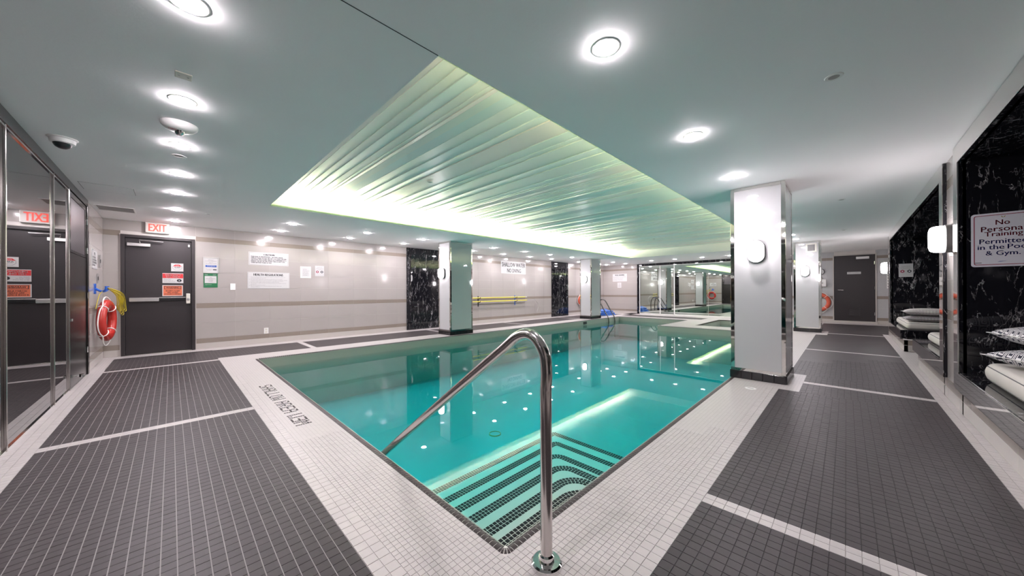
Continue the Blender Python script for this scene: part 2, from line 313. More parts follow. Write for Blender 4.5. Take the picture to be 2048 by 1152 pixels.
# ------------------------------------------------------------------ main dimensions
XW, YL, YE, XR = -9.21, -.837, 16.26, .743           # far door wall, smoked mirror wall, mirror end wall, right wall
PX0, PX1, PY0, PY1 = -7.12, -1.087, 1.05, 13.9         # inner faces of the pool
SX, SY = -4.36, 11.1                                   # corner of the spa platform
WZ = -.166                                             # water level
CW = .052                                              # coping width
TX0, TX1, TY0, TY1 = -3.455, -1.5, 12.07, 14.8          # hot tub

# ------------------------------------------------------------------ floor
floor_mb = MB()
XR2 = 1.75
def slab(x0, x1, y0, y1): floor_mb.box(x0, x1, y0, y1, -.16, -.0035)
gp = .03   # the slab stops short of the basin lining
slab(XW-.1, XR2, YL-.1, PY0-gp); slab(XW-.1, PX0-gp, PY0-gp, YE+.1); slab(PX1+gp, XR2, PY0-gp, YE+.1)
slab(PX0-gp, SX+gp, PY1+gp, YE+.1); slab(SX+gp, PX1+gp, SY+gp, TY0-gp); slab(SX+gp, TX0-gp, TY0-gp, TY1+gp); slab(TX1+gp, PX1+gp, TY0-gp, TY1+gp); slab(SX+gp, PX1+gp, TY1+gp, YE+.1)
floor = struct('floor', floor_mb, 'grout', 'pool deck of white mosaic with dark grey tile walkways')
lx0, lx1 = -8.83, -7.73
R_ = []      # (x0,x1,y0,y1,kind)
def rect(k, *r): R_.append((*r, k))
rect('dl', -4.08, -.656, -.685, .565); rect('w', -4.18, -4.08, -.685, .565); rect('dl', -7.48, -4.18, -.685, .565); rect('w', -7.58, -7.48, -.685, .565)
rect('dl', -8.88, -7.58, -.685, .565); rect('dl', lx0, lx1, .565, 2.0); rect('w', lx0, lx1, 2.0, 2.1); rect('dl', lx0, lx1, 2.1, 5.3); rect('w', lx0, lx1, 5.3, 5.4)
rect('dl', lx0, lx1, 5.4, 8.45); rect('w', lx0, lx1, 8.45, 8.55); rect('dl', lx0, lx1, 8.55, 11.7); rect('w', lx0, lx1, 11.7, 11.8); rect('dl', lx0, lx1, 11.8, 15.4)
rect('dl', -7.3, -4.0, 14.45, 15.4)
rx0, rx1 = -.556, .644
rect('dr', rx0, rx1, -.685, 2.0); rect('w', rx0, rx1, 2.0, 2.1); rect('dr', rx0, rx1, 2.1, 4.9); rect('dr', -.377, rx1, 4.9, 5.4); rect('w', -.377, rx1, 5.4, 5.5)
rect('dr', -.377, rx1, 5.5, 5.93); rect('dr', rx0, rx1, 5.93, 8.53); rect('w', rx0, rx1, 8.53, 8.63); rect('dr', rx0, rx1, 8.63, 11.55)
rect('dr', -.345, rx1, 11.55, 12.0); rect('w', -.345, rx1, 12.0, 12.1); rect('dr', -.345, rx1, 12.1, 12.6); rect('dr', rx0, 1.2, 12.6, 15.6)
rect('dr', .95, 1.45, 7.95, 9.15)
rect('w', -7.48, -.656, .565, .665); rect('w', -.656, -.556, -.685, 4.9); rect('w', rx1, XR, YL, 12.6); rect('w', XW, rx1, YL, -.685)
o_ = CW
rect('m', lx1, PX1+o_, .665, PY0-o_); rect('m', PX1+o_, -.656, .665, 4.9); rect('m', PX1+o_, -.377, 4.9, 5.93); rect('m', PX1+o_, rx0, 5.93, 11.55); rect('m', PX1+o_, -.345, 11.55, 12.6)
rect('m', lx1, -7.48, .565, .665); rect('m', XW, lx0, -.685, YE); rect('m', lx1, PX0-o_, PY0-o_, PY1+o_); rect('m', lx1, -7.3, PY1+o_, YE); rect('m', -7.3, -4.0, PY1+o_, 14.45); rect('m', lx0, -4.0, 15.4, YE)
rect('m', -8.88, lx1, -.69, -.685); rect('m', SX-o_*0, PX1+o_, SY+.0, TY0-o_); rect('m', SX, TX0-o_, TY0-o_, PY1+o_); rect('m', -4.0, TX0-o_, PY1+o_, YE); rect('m', TX1+o_, rx0, 12.6, YE); rect('m', TX1+o_, PX1+o_, TY0-o_, 12.6)
rect('m', TX0-o_, TX1+o_, TY1+o_, YE); rect('m', rx0, 1.6, 15.6, YE); rect('m', XR, .95, 7.7, 9.4); rect('m', .95, 1.6, 7.7, 7.95); rect('m', .95, 1.6, 9.15, 9.4); rect('m', 1.45, 1.6, 7.95, 9.15); rect('m', rx1, 1.6, 12.6, 15.6) if False else None
KIND = {'dl': (.05, 'dark_tile', 'dark_far_l', .0028, .0042, 5.2), 'dr': (.05, 'dark_tile', 'dark_far_r', .0028, .0030, 5.2), 'w': (.05, 'white_tile', 'mosaic_far', .0022, .0022, 4.5), 'm': (.0285, 'mosaic', 'mosaic_far', .0018, .0018, 2.7)}
near = {}; far = {}
gl_ = MB(); gd_ = MB()
for x0, x1, y0, y1, k in R_:
    p, mt, mf, gx, gy, D = KIND[k]
    if k == 'dl': gl_.box(x0, x1, y0, y1, -.0036, -.0024)
    if k == 'dr': gd_.box(x0, x1, y0, y1, -.0036, -.0024)
    nx = max(1, round((x1-x0)/p)); ny = max(1, round((y1-y0)/p)); px_ = (x1-x0)/nx; py_ = (y1-y0)/ny; B = 8
    for bi in range(0, nx, B):
        for bj in range(0, ny, B):
            i1 = min(nx, bi+B); j1 = min(ny, bj+B); cx = x0+px_*(bi+i1)/2; cy = y0+py_*(bj+j1)/2; d = depth(cx, cy)
            if .25 < d < D:
                for i in range(bi, i1):
                    for j in range(bj, j1): near.setdefault((mt, round(px_, 4), round(py_, 4), gx, gy), []).append((x0+px_*(i+.5), y0+py_*(j+.5)))
            else: far.setdefault(mf, MB()).box(x0+px_*bi, x0+px_*i1, y0+py_*bj, y0+py_*j1, -.0036, -.0004, False)
part('lane_grout', gl_, 'grout_light', floor); part('lane_grout', gd_, 'grout_dark', floor)
for mf, mb in far.items(): tag(part({'dark_far_l': 'dark_tile_field', 'dark_far_r': 'dark_tile_field', 'mosaic_far': 'mosaic_field'}[mf], mb, mf, floor), kind='stuff')
def proj(x, y, z=0.):
    p = Vector((x, y, z-HC)); k = p.dot(Fv); return PCX+FPX*p.dot(Rc)/k, PCY-FPX*p.dot(Uc)/k
def in_view(x, y):
    if depth(x, y) < .3: return False
    a, b = proj(x, y); return -10 < a < 2058 and b < 1162
for mt, nm in (('dark_tile', 'floor_tile'), ('white_tile', 'border_tile'), ('mosaic', 'mosaic_tile')):
    L_ = [(depth(x, y), x, y, k) for k in near if k[0] == mt for x, y in near[k] if in_view(x, y)]
    L_.sort(); cut = {(a[1], a[2]) for a in L_[:300]}; share = {}; rest = MB()
    for k in near:
        if k[0] != mt: continue
        _, px_, py_, gx, gy = k; a, b = (px_-gx)/2, (py_-gy)/2
        for x, y in near[k]:
            dz = random.uniform(-.0004, .0002)
            if (x, y) in cut:
                if k not in share: share[k] = MB().box(-a, a, -b, b, -.0025, 0, False).mesh(nm, mt)
                link(nm, share[k], floor, (x, y, dz))
            else: rest.box(x-a, x+a, y-b, y+b, -.0025, dz, False)
    if rest.v: tag(part(nm+'_field', rest, mt, floor), kind='stuff')
# letters set in the deck mosaic, read from the walkway towards the pool
G5 = {'S': ['01111','10000','10000','01110','00001','00001','11110'], 'H': ['10001','10001','10001','11111','10001','10001','10001'], 'A': ['01110','10001','10001','11111','10001','10001','10001'],
      'L': ['10000']*6+['11111'], 'O': ['01110']+['10001']*5+['01110'], 'W': ['10001','10001','10001','10101','10101','11011','10001'], 'R': ['11110','10001','10001','11110','10100','10010','10001'],
      'E': ['11111','10000','10000','11110','10000','10000','11111'], '1': ['00100']*7, '.': ['00000']*5+['00100','00100'], '3': ['11111','00001','00001','01111','00001','00001','11111'], 'M': ['10001','11011','10101','10101','10001','10001','10001']}
cxp = 1.93/105; x = -5.03; cyp = .0176
for ch in 'SHALLOW AREA 1.13M':
    if ch == ' ': x += cxp*3.6; continue
    cols = [2] if ch in '1.' else range(5)
    mb = MB()
    for r, row in enumerate(G5[ch]):
        for ci, c in enumerate(cols):
            if row[c] == '1': mb.box(x+ci*cxp+.001, x+(ci+1)*cxp-.0012, .859-(r+1)*cyp+.0014, .859-r*cyp-.0014, -.003, .0012, False)
    part('floor_letter', mb, 'black_tile', floor); x += cxp*(len(cols)+1.25)
# small drain covers on the deck
for (dx, dy) in ((-.787, 4.69),):
    d = thing('floor_drain', 'small round white floor drain on the mosaic deck before the square column', 'drain', (dx, dy, 0))
    part('cover', MB().lathe([(.055, -.002), (.055, .003), (.05, .004), (.001, .004)], 24), 'white_plastic', d, .6, False)
    part('slot', MB().box(-.03, .03, -.006, .006, .003, .0046), 'dark_plastic', d, None, False)

# ------------------------------------------------------------------ pool basin
pool = thing('swimming_pool', 'large L-shaped indoor swimming pool of pale green tile with corner steps', 'pool', (-4.1, 6, -.95))
PF = -.98
sh = MB(); t = .12
sh.box(PX0-t, PX1+t, PY0-t, PY0, PF-.1, -.012).box(PX0-t, PX0, PY0, PY1, PF-.1, -.012).box(PX1, PX1+t, PY0, SY, PF-.1, -.012)
sh.box(PX0, SX, PY1, PY1+t, PF-.1, -.012).box(SX, SX+t, SY, PY1+t, PF-.1, -.012).box(SX+t, PX1+t, SY, SY+t, PF-.1, -.012)
part('basin_wall', sh, 'pool_tile', pool)
part('basin_floor', MB().box(PX0-t, PX1+t, PY0-t, PY1+t, PF-.1, PF), 'pool_floor_tile', pool)
wt = MB()
poly = [(PX0-.06, PY0-.06), (PX1+.06, PY0-.06), (PX1+.06, SY+.06), (SX+.06, SY+.06), (SX+.06, PY1+.06), (PX0-.06, PY1+.06)]
wt.prism(poly, PF-.05, WZ); part('water', wt, 'pool_water', pool)
# corner steps: nested L rings with rounded corners
STEPS = [(-.70, -2.72, 3.5, .05), (-.60, -2.40, 3.12, .06), (-.50, -2.11, 2.74, .14), (-.40, -1.83, 2.46, .18), (-.30, -1.56, 2.22, .2), (-.20, -1.33, 1.98, .2)]
nos_t = []      # nosing tile placements: (matrix)
def lpath(X0, Y1, r, ins):
    """inner path of a step edge (offset inwards by ins): from near wall along Y, round the corner, to the right wall"""
    X0 = X0+ins; Y1 = Y1-ins; r = max(.004, r-ins); p = [(X0, PY0), (X0, Y1-r)]
    p += [(X0+r-r*math.cos(PI/2*k/8), Y1-r+r*math.sin(PI/2*k/8)) for k in range(1, 9)] + [(PX1, Y1)]
    return p
def walk(path, pitch):
    out = []; 
    seg = [((b[0]-a[0], b[1]-a[1]), a) for a, b in zip(path, path[1:])]; tot = sum(math.hypot(*s[0]) for s in seg); n = max(1, int(tot/pitch)); pt = tot/n; acc = 0; tgt = pt/2
    for (dx, dy), a in seg:
        l = math.hypot(dx, dy)
        while l > 1e-6 and tgt <= acc+l: u = (tgt-acc)/l; out.append((a[0]+dx*u, a[1]+dy*u, math.atan2(dy, dx))); tgt += pt
        acc += l
    return out
for zt, X0, Y1, r in STEPS:
    pth = lpath(X0, Y1, r, 0); pl = pth + [(PX1, PY0)]
    part('step', MB().prism(pl, PF, zt), 'step_tile', pool)
    for row in range(3):
        for (x, y, a) in walk(lpath(X0, Y1, r, .016+row*.0275), .0275): nos_t.append((depth(x, y), x, y, zt, a, 0))
    for row in range(2):
        for (x, y, a) in walk(lpath(X0, Y1, r, 0), .0275): nos_t.append((depth(x, y), x, y, zt-.016-row*.0275, a, 1))
nos_t.sort(); rest = MB(); b_ = .0108
me_t = MB().box(-b_, b_, -b_, b_, 0, .0022, False).mesh('nosing_tile', 'nosing_tile'); me_r = MB().box(-b_, b_, 0, .0022, -b_, b_).mesh('nosing_tile', 'nosing_tile')
pw = wroot(pool)
for q, (d, x, y, z, a, k) in enumerate(nos_t):
    if q < 300:
        o = link('nosing_tile', me_r if k else me_t, pool, Vector((x, y, z))-pw); o.rotation_euler.z = a
    else:
        c, s_ = math.cos(a), math.sin(a); loc = [(-b_, -b_), (b_, -b_), (b_, b_), (-b_, b_)]
        if k == 0: rest.add([(x+u*c-v*s_, y+u*s_+v*c, z+e) for e in (0, .0022) for u, v in loc], [(4, 5, 6, 7), (0, 1, 5, 4), (1, 2, 6, 5), (2, 3, 7, 6), (3, 0, 4, 7)])
        else: rest.add([(x+u*c-v*s_, y+u*s_+v*c, z+e) for e in (-b_, b_) for u, v in [(-b_, 0), (b_, 0), (b_, .0022), (-b_, .0022)]], [(3, 2, 1, 0), (4, 5, 6, 7), (0, 1, 5, 4), (1, 2, 6, 5), (2, 3, 7, 6), (3, 0, 4, 7)])
tag(part('nosing_tile_field', rest, 'nosing_tile', pool), kind='stuff')
# coping: rounded dark trim pieces with pale joints
prof = [(0, 0), (-.010, .0025), (-.026, .0025), (-.038, -.002), (-.047, -.012), (-.051, -.026), (-.051, -.05)]   # towards the pool = negative
def cope_mesh(hw):
    mb = MB(); pr = prof + [(0, -.05)]; n = len(pr)
    mb.add([(s*hw, p[0]*-1, p[1]) for s in (-1, 1) for p in pr], [tuple(range(n))[::-1], tuple(range(n, 2*n))] + [(k, (k+1) % n, n+(k+1) % n, n+k) for k in range(n-1)]); return mb
cp = []; cp_runs = []
def run(p, q):
    """p->q with the pool on the left-hand side; outer deck line"""
    cp_runs.append((p, q))
    dx, dy = q[0]-p[0], q[1]-p[1]; l = math.hypot(dx, dy); n = int(l/.0285); a = math.atan2(dy, dx)
    for i in range(n): u = (i+.5)/n; cp.append((p[0]+dx*u, p[1]+dy*u, a))
o = CW
run((PX0, PY0-o), (PX1, PY0-o)); run((PX1+o, PY0), (PX1+o, SY-0)); run((PX1, SY+o), (SX+o, SY+o)); run((SX+o, SY+o), (SX+o, PY1)); run((SX, PY1+o), (PX0, PY1+o)); run((PX0-o, PY1), (PX0-o, PY0))
cm = cope_mesh(.0121).mesh('coping_piece', 'coping_tile', .7); cp.sort(key=lambda c: depth(c[0], c[1])+ (0 if in_view(c[0], c[1]) else 50)); rest = MB(); base_v = cope_mesh(.0121)
for q, (x, y, a) in enumerate(cp):
    if q < 300:
        ob = link('coping_piece', cm, pool, Vector((x, y, 0))-pw); ob.rotation_euler.z = a
    else:
        c, s_ = math.cos(a), math.sin(a); rest.add([(x+v[0]*c-v[1]*s_, y+v[0]*s_+v[1]*c, v[2]) for v in base_v.v], base_v.f)
tag(part('coping_field', rest, 'coping_tile', pool), kind='stuff')
for k in range(5):      # fan of wedge pieces round the near corner
    a0, a1 = -PI/2 + k*PI/10+.05, -PI/2 + (k+1)*PI/10-.05; c = (PX1, PY0)
    ring = lambda r, z: [(c[0]+r*math.cos(a), c[1]+r*math.sin(a), z) for a in (a0, a1)]
    mb = MB(); A = ring(.006, -.02)+ring(.02, -.003)+ring(.04, .0025)+ring(.054, 0)+ring(.054, -.05)
    mb.add(A, [(0, 1, 3, 2), (2, 3, 5, 4), (4, 5, 7, 6), (6, 7, 9, 8), (0, 2, 4, 6, 8), (1, 9, 7, 5, 3)]); part('coping_piece', mb, 'coping_tile', pool)
jb = MB()      # pale joint bed under the trim pieces
pj = [(min(-.002, p[0]*.96), p[1]-.0022) for p in prof] + [(-.002, -.05)]; nj = len(pj)
for p, q in cp_runs:
    dx, dy = q[0]-p[0], q[1]-p[1]; l = math.hypot(dx, dy); ux, uy = dx/l, dy/l
    jb.add([(e[0]-uy*-c[0]*1, e[1]+ux*-c[0], c[1]) for e in (p, q) for c in pj], [(k, (k+1) % nj, nj+(k+1) % nj, nj+k) for k in range(nj)])
jb.box(PX1+.004, PX1+.04, PY0-.04, PY0-.004, -.06, -.003); part('coping_joint', jb, 'grout_white', pool)
# main drain and skimmer opening
dx, dy = onZ(990, 868, PF)
part('main_drain', MB().lathe([(.078, PF+.001), (.08, PF+.012), (.088, PF+.012), (.09, PF), (.078, PF)], 32, (dx, dy, 0)), 'gold_print', pool, .6)
part('drain_cover', MB().lathe([(.077, PF-.002), (.077, PF+.005), (.001, PF+.006)], 32, (dx, dy, 0)), 'pool_floor_tile', pool, .6)
sy0, sz = onX(1170, 648.5, PX0)
part('skimmer_grille', MB().box(PX0-.002, PX0+.006, sy0-.12, sy0+.12, -.145, -.045), 'dark_frame', pool)
# hot tub
tub = thing('hot_tub', 'square sunken hot tub on the raised platform before the end mirror', 'hot tub', ((TX0+TX1)/2, (TY0+TY1)/2, -.6))
tb = MB(); t = .06
tb.box(TX0-t, TX1+t, TY0-t, TY0, -.6, -.012).box(TX0-t, TX1+t, TY1, TY1+t, -.6, -.012).box(TX0-t, TX0, TY0, TY1, -.6, -.012).box(TX1, TX1+t, TY0, TY1, -.6, -.012)
part('basin_wall', tb, 'pool_tile', tub); part('basin_floor', MB().box(TX0-t, TX1+t, TY0-t, TY1+t, -.66, -.6), 'pool_tile', tub)
part('bench', MB().box(TX0, TX0+.4, TY0, TY1, -.6, -.42).box(TX1-.4, TX1, TY0, TY1, -.6, -.42), 'step_tile', tub)
part('water', MB().box(TX0-.03, TX1+.03, TY0-.03, TY1+.03, -.64, -.15), 'tub_water', tub)
tc_ = MB()
for (x0, x1, y0, y1) in ((TX0-o, TX1+o, TY0-o, TY0), (TX0-o, TX1+o, TY1, TY1+o), (TX0-o, TX0, TY0, TY1), (TX1, TX1+o, TY0, TY1)): tc_.cbox(x0, x1, y0, y1, -.03, .002, .003)
part('coping', tc_, 'coping_tile', tub)

# ------------------------------------------------------------------ ceiling with lit recess
QX0, QX1, QY0, QY1 = -6.21, -1.61, 1.055, 12.96
ce = MB(); ct = .03
ce.box(XW-.1, XR2, YL-.1, QY0, H, H+ct).box(XW-.1, XR2, QY1, YE+.1, H, H+ct).box(XW-.1, QX0, QY0, QY1, H, H+ct).box(QX1, XR2, QY0, QY1, H, H+ct)
ceiling = struct('ceiling', ce, 'ceiling_paint', 'smooth white ceiling with a long slatted recess lit from hidden coves')
tr_ = .2; lip = .12; top = H+.40
rc = MB()
rc.box(QX0-tr_-.03, QX0-tr_, QY0-.06, QY1+.06, H+ct, top).box(QX1+tr_, QX1+tr_+.03, QY0-.06, QY1+.06, H+ct, top)
rc.box(QX0-tr_, QX1+tr_, QY0-.06, QY0, H+ct, top).box(QX0-tr_, QX1+tr_, QY1, QY1+.06, H+ct, top).box(QX0-tr_-.03, QX1+tr_+.03, QY0-.06, QY1+.06, top, top+.03)
part('recess_box', rc, 'ceiling_paint', ceiling)
part('cove_lip', MB().box(QX0+.001, QX0+.006, QY0, QY1, H-.001, H+lip), 'frosted_lip', ceiling); part('cove_lip', MB().box(QX1-.006, QX1-.001, QY0, QY1, H-.001, H+lip), 'frosted_lip', ceiling)
part('led_strip', MB().box(QX0-tr_, QX0-tr_+.012, QY0+.12, QY1-.1, H+.105, H+.128), 'led_strip', ceiling)
part('led_strip', MB().box(QX1+tr_-.012, QX1+tr_, QY0+.12, QY1-.1, H+.105, H+.128), 'led_strip_dim', ceiling)
y = QY0; zb = H+.275; k = 0
while y < QY1-.02:
    wd = random.choice((.05, .07, .09, .12, .12, .16, .22, .3)) if k else .26; y1 = min(QY1, y+wd); s = random.uniform(.004, .016) if k else .003; up = random.random() < .6
    za, zc = (zb-s/2, zb+s/2) if up else (zb+s/2, zb-s/2)
    part('ceiling_slat', MB().add([(xx, yy, zz+e) for e in (0, .012) for xx, yy, zz in ((QX0-tr_, y, za), (QX1+tr_, y, za), (QX1+tr_, y1, zc), (QX0-tr_, y1, zc))], [(3, 2, 1, 0), (4, 5, 6, 7), (0, 1, 5, 4), (1, 2, 6, 5), (2, 3, 7, 6), (3, 0, 4, 7)]), 'slat%d' % random.choice((0, 0, 1, 1, 2, 4, 3)), ceiling)
    y = y1; k += 1
part('ceiling_joint', MB().box(QX1-.002, QX1+.002, YL, QY0-.005, H-.002, H+.004), 'dark_frame', ceiling)

# ------------------------------------------------------------------ walls
ROWS = [(0, .115, 'base_tile'), (.115, .21, 'taupe_tile'), (.21, .515, 'wall_tile'), (.515, .82, 'wall_tile'), (.82, .92, 'taupe_tile'), (.92, 1.23, 'wall_tile'), (1.23, 1.54, 'wall_tile'), (1.54, 1.85, 'wall_tile'), (1.85, 2.157, 'wall_tile'), (2.157, 2.254, 'taupe_tile'), (2.254, H, 'wall_tile')]
tcache = {}
def tiles(parent, ax, plane, sgn, u0, u1, start, holes=(), rows=ROWS, pitch=.605, th=.003):
    """wall tiles on plane ax ('X' or 'Y') facing sgn, between u0 and u1; holes = (u0,u1,z0,z1)"""
    off = wroot(parent); g = .0009
    for z0, z1, mt in rows:
        segs = [(u0, u1)]
        for a, b, c, d in holes:
            if z1 > c+.002 and z0 < d-.002: segs = [q for s in segs for q in ((s[0], min(s[1], a)), (max(s[0], b), s[1])) if q[1]-q[0] > .01]
        for a, b in segs:
            k = math.floor((a-start)/pitch)
            while start+k*pitch < b-1e-6:
                c, d = max(a, start+k*pitch), min(b, start+(k+1)*pitch); k += 1
                if d-c < .012: continue
                key = (ax, sgn, round(d-c, 3), round(z1-z0, 3), mt); hu, hz = (d-c)/2-g, (z1-z0)/2-g
                if key not in tcache:
                    mb = MB(); e = .0007
                    if ax == 'X': mb.cbox(min(0, sgn*th), max(0, sgn*th), -hu, hu, -hz, hz, e)
                    else: mb.cbox(-hu, hu, min(0, sgn*th), max(0, sgn*th), -hz, hz, e)
                    tcache[key] = mb.mesh('wall_tile', mt)
                m = ((c+d)/2, (z0+z1)/2); loc = Vector((plane, m[0], m[1])) if ax == 'X' else Vector((m[0], plane, m[1]))
                link('wall_tile', tcache[key], parent, loc-off)
D1 = (-.635, .337, 2.19)
MB1 = (4.88, 6.0); MB2 = (11.76, 13.0)
TB = .003
wall_back = struct('wall_back', MB().box(XW-.12, XW-TB, YL-.12, D1[0]-.002, 0, H).box(XW-.12, XW-TB, D1[1]+.002, YE+.12, 0, H).box(XW-.12, XW-TB, D1[0]-.002, D1[1]+.002, D1[2], H), 'grout', 'long beige tiled wall with taupe bands and black marble panels')
tiles(wall_back, 'X', XW-TB, 1, YL, YE, .348, [(D1[0], D1[1], 0, D1[2]), (MB1[0], MB1[1], 0, H), (MB2[0], MB2[1], 0, H)])
for a, b in (MB1, MB2): part('marble_panel', MB().cbox(XW-TB, XW+.02, a, b, .0, H-.005, .003), 'black_marble', wall_back)
XD0, XD1 = -7.50, -6.40      # mesh door
wall_left = struct('wall_left', MB().box(XW-.1, XR2, YL-.14, YL-.012, 0, H), 'bronze', 'smoked mirror wall with slim chrome mullions under a dark metal header')
part('tile_backing', MB().box(XW, -7.62, YL-.0119, YL-TB, 0, H), 'grout', wall_left)
tiles(wall_left, 'Y', YL-TB, 1, XW, -7.62, XW)
mull = [-6.40, -5.68, -4.27, -2.9, -1.5, -.12, .66]
for a, b in zip(mull, mull[1:]): part('mirror_panel', MB().box(a+.012, b-.012, YL-.012, YL-.004, .012, 2.33), 'smoked_mirror', wall_left)
for a in mull: part('mullion', MB().cbox(a-.008, a+.008, YL-.012, YL+.010, .0, 2.345, .003), 'steel', wall_left)
part('header', MB().cbox(-7.62, XR, YL-.012, YL+.014, 2.345, H-.002, .003), 'bronze', wall_left)
part('top_channel', MB().box(-6.40, .66, YL-.012, YL+.006, 2.322, 2.345), 'chrome', wall_left); part('bottom_channel', MB().box(-6.40, .66, YL-.012, YL+.006, 0, .014), 'chrome', wall_left)
d3 = sroot('door_3', 'tall dark service door with a perforated metal upper panel', ((XD0+XD1)/2, YL, 0))
part('jamb', MB().cbox(XD0-.115, XD0-.02, YL-.012, YL+.02, 0, 2.345, .004), 'bronze', d3)
part('lower_panel', MB().cbox(XD0, XD1-.03, YL-.012, YL+.008, .012, 1.615, .004), 'bronze', d3)
part('mesh_panel', MB().box(XD0+.07, XD1-.1, YL-.012, YL+.002, 1.65, 2.27), 'perforated', d3)
part('mesh_frame', MB().cbox(XD0, XD0+.07, YL-.012, YL+.008, 1.62, 2.335, .003).cbox(XD1-.1, XD1-.03, YL-.012, YL+.008, 1.62, 2.335, .003).cbox(XD0+.07, XD1-.1, YL-.012, YL+.008, 2.27, 2.335, .003).cbox(XD0+.07, XD1-.1, YL-.012, YL+.008, 1.62, 1.65, .003), 'bronze', d3)
for z in (.35, 1.1, 1.72, 2.12): part('hinge', MB().tube([(XD0-.01, YL+.014, z-.04), (XD0-.01, YL+.014, z+.04)], .009, 10), 'chrome', d3, .6)
part('door_stop', MB().tube([(-6.72, YL+.008, .12), (-6.72, YL+.05, .12)], .012, 12).lathe([(.02, .10), (.022, .12), (.02, .135), (.001, .136)], 16, (-6.72, YL+.055, 0)), 'chrome', d3, .6)
part('latch', MB().cbox(XD1-.09, XD1-.07, YL+.008, YL+.02, .8, .83, .003), 'aluminium', d3)
# end wall
MX0, MX1 = -7.36, -1.7; D2 = (-.305, .68, 2.30)
wall_end = struct('wall_end', MB().box(XW-.1, XR2, YE+TB, YE+.13, 0, H), 'grout', 'far end wall with a wide mirror, beige tile and a dark door')
tiles(wall_end, 'Y', YE+TB, -1, XW, MX0, XW)
tiles(wall_end, 'Y', YE+TB, -1, MX1, 1.6, MX1, [(D2[0], D2[1], .07, D2[2])], [(a, b, 'grey_tile' if c == 'wall_tile' else c) for a, b, c in ROWS])
part('marble_border', MB().box(MX0, MX0+.11, YE-.02, YE+TB, 0, H).box(MX0+.11, MX1, YE-.02, YE+TB, 2.33, H-.003), 'black_marble', wall_end)
ms = [-7.235, -6.25, -5.61, -4.22, -2.95, MX1]
for a, b in zip(ms, ms[1:]): part('mirror_panel', MB().box(a+.006, b-.006, YE-.006, YE+TB, .03, 2.315), 'mirror', wall_end)
for a, wd in ((-7.235, .03), (-6.25, .035), (-5.61, .04)): part('mirror_frame', MB().cbox(a-wd/2, a+wd/2, YE-.018, YE+TB, .0, 2.33, .003), 'white_plastic', wall_end)
part('mirror_frame', MB().cbox(-7.25, MX1, YE-.018, YE+TB, 2.312, 2.334, .003), 'white_plastic', wall_end); part('mirror_frame', MB().cbox(-7.25, MX1, YE-.018, YE+TB, 0, .03, .003), 'white_plastic', wall_end)
# right wall with lounge niches
FW = .165; XB = 1.55; XF = XR-.03
N1 = (.45, 5.16); N2 = (5.67, 11.88)
wr = MB()
wr.box(XR+TB, XR+.12, YL-.1, N1[0]+.02, 0, H).box(XR+TB, XR+.12, N1[1]-.02, N2[0]+.02, 0, H).box(XR+TB, XR+.12, N2[1]-.02, 12.55, 0, H)
wr.box(XR+TB, XR+.05, N1[0], N1[1], 0, .215).box(XR+TB, XR+.05, N2[0], 7.68, 0, .215).box(XR+TB, XR+.05, 9.42, N2[1], 0, .215).box(XR+.004, XB, 9.42+TB, 9.56, 0, .214).box(XR+.004, XB, 7.55, 7.68-TB, 0, .214).box(XR, 1.45, 12.5, 12.55, 0, H).box(1.4, 1.5, 12.55, YE, 0, H)
wall_right = struct('wall_right', wr, 'grout', 'right wall with two black marble lounge niches framed in polished steel')
tiles(wall_right, 'X', XR+TB, -1, YL, N1[0], N1[0]); tiles(wall_right, 'X', XR+TB, -1, N1[1], N2[0], N1[1]-.1); tiles(wall_right, 'X', XR+TB, -1, N2[1], 12.55, N2[1])
low = [r for r in ROWS if r[1] <= .215]
tiles(wall_right, 'X', XR+TB, -1, N1[0], N1[1], 0, rows=low); tiles(wall_right, 'X', XR+TB, -1, N2[0], 7.68, N2[0], rows=low); tiles(wall_right, 'X', XR+TB, -1, 9.42, N2[1], 9.42, rows=low)
tiles(wall_right, "Y", 7.68-TB, 1, XR+.001, XB, XR, rows=low); tiles(wall_right, "Y", 9.42+TB, -1, XR+.001, XB, XR, rows=low)
for a, b in (N1, N2):
    i0, i1, iz = a+FW, b-FW, H-.005-FW
    part('niche_back', MB().box(XB, XB+.04, a, b, 0, H), 'black_marble', wall_right)
    part('niche_side', MB().box(XR, XB, i1, i1+.04, .0, H), 'black_marble', wall_right); part('niche_side', MB().box(XR, XB, i0-.04, i0, .0, H), 'black_marble', wall_right)
    part('niche_soffit', MB().box(XR, XB, i0, i1, iz, iz+.04), 'black_marble', wall_right)
    part('frame_core', MB().box(XF+.004, XR+.02, a+.001, i0, .216, H-.004).box(XF+.004, XR+.02, i1, b-.001, .216, H-.004).box(XF+.004, XR+.02, i0, i1, iz, H-.004), 'black_marble', wall_right)
    for q in ((a, i0, .215, H-.005), (i1, b, .215, H-.005), (i0, i1, iz, H-.005)): part('niche_frame', MB().box(XF, XF+.004, *q), 'frame_steel', wall_right)
    part('frame_edge', MB().box(XF-.002, XF+.006, i1-.006, i1, .38, iz).box(XF-.002, XF+.006, i0, i1, iz, iz+.006), 'aluminium', wall_right)
def bench(label, y0, y1):
    b = thing('niche_bench', label, 'bench', ((XR+XB)/2, (y0+y1)/2, 0))
    part('seat_slab', MB().cbox(XF+.006, XB-.002, y0+.002, y1-.002, .345, .378, .003), 'black_marble', b)
    part('plinth', MB().box(XR+.06, XB-.002, y0+.03, y1-.004, 0.0, .345), 'black_marble', b)
    part('front_panel', MB().box(XF, XF+.005, y0, y1, .215, .372), 'frame_steel', b); part('front_core', MB().box(XF+.005, XR+.06, y0+.002, y1-.002, .216, .345), 'black_marble', b)
    return b
bench('polished steel fronted bench below the no personal training sign', N1[0]+FW, N1[1]-FW)
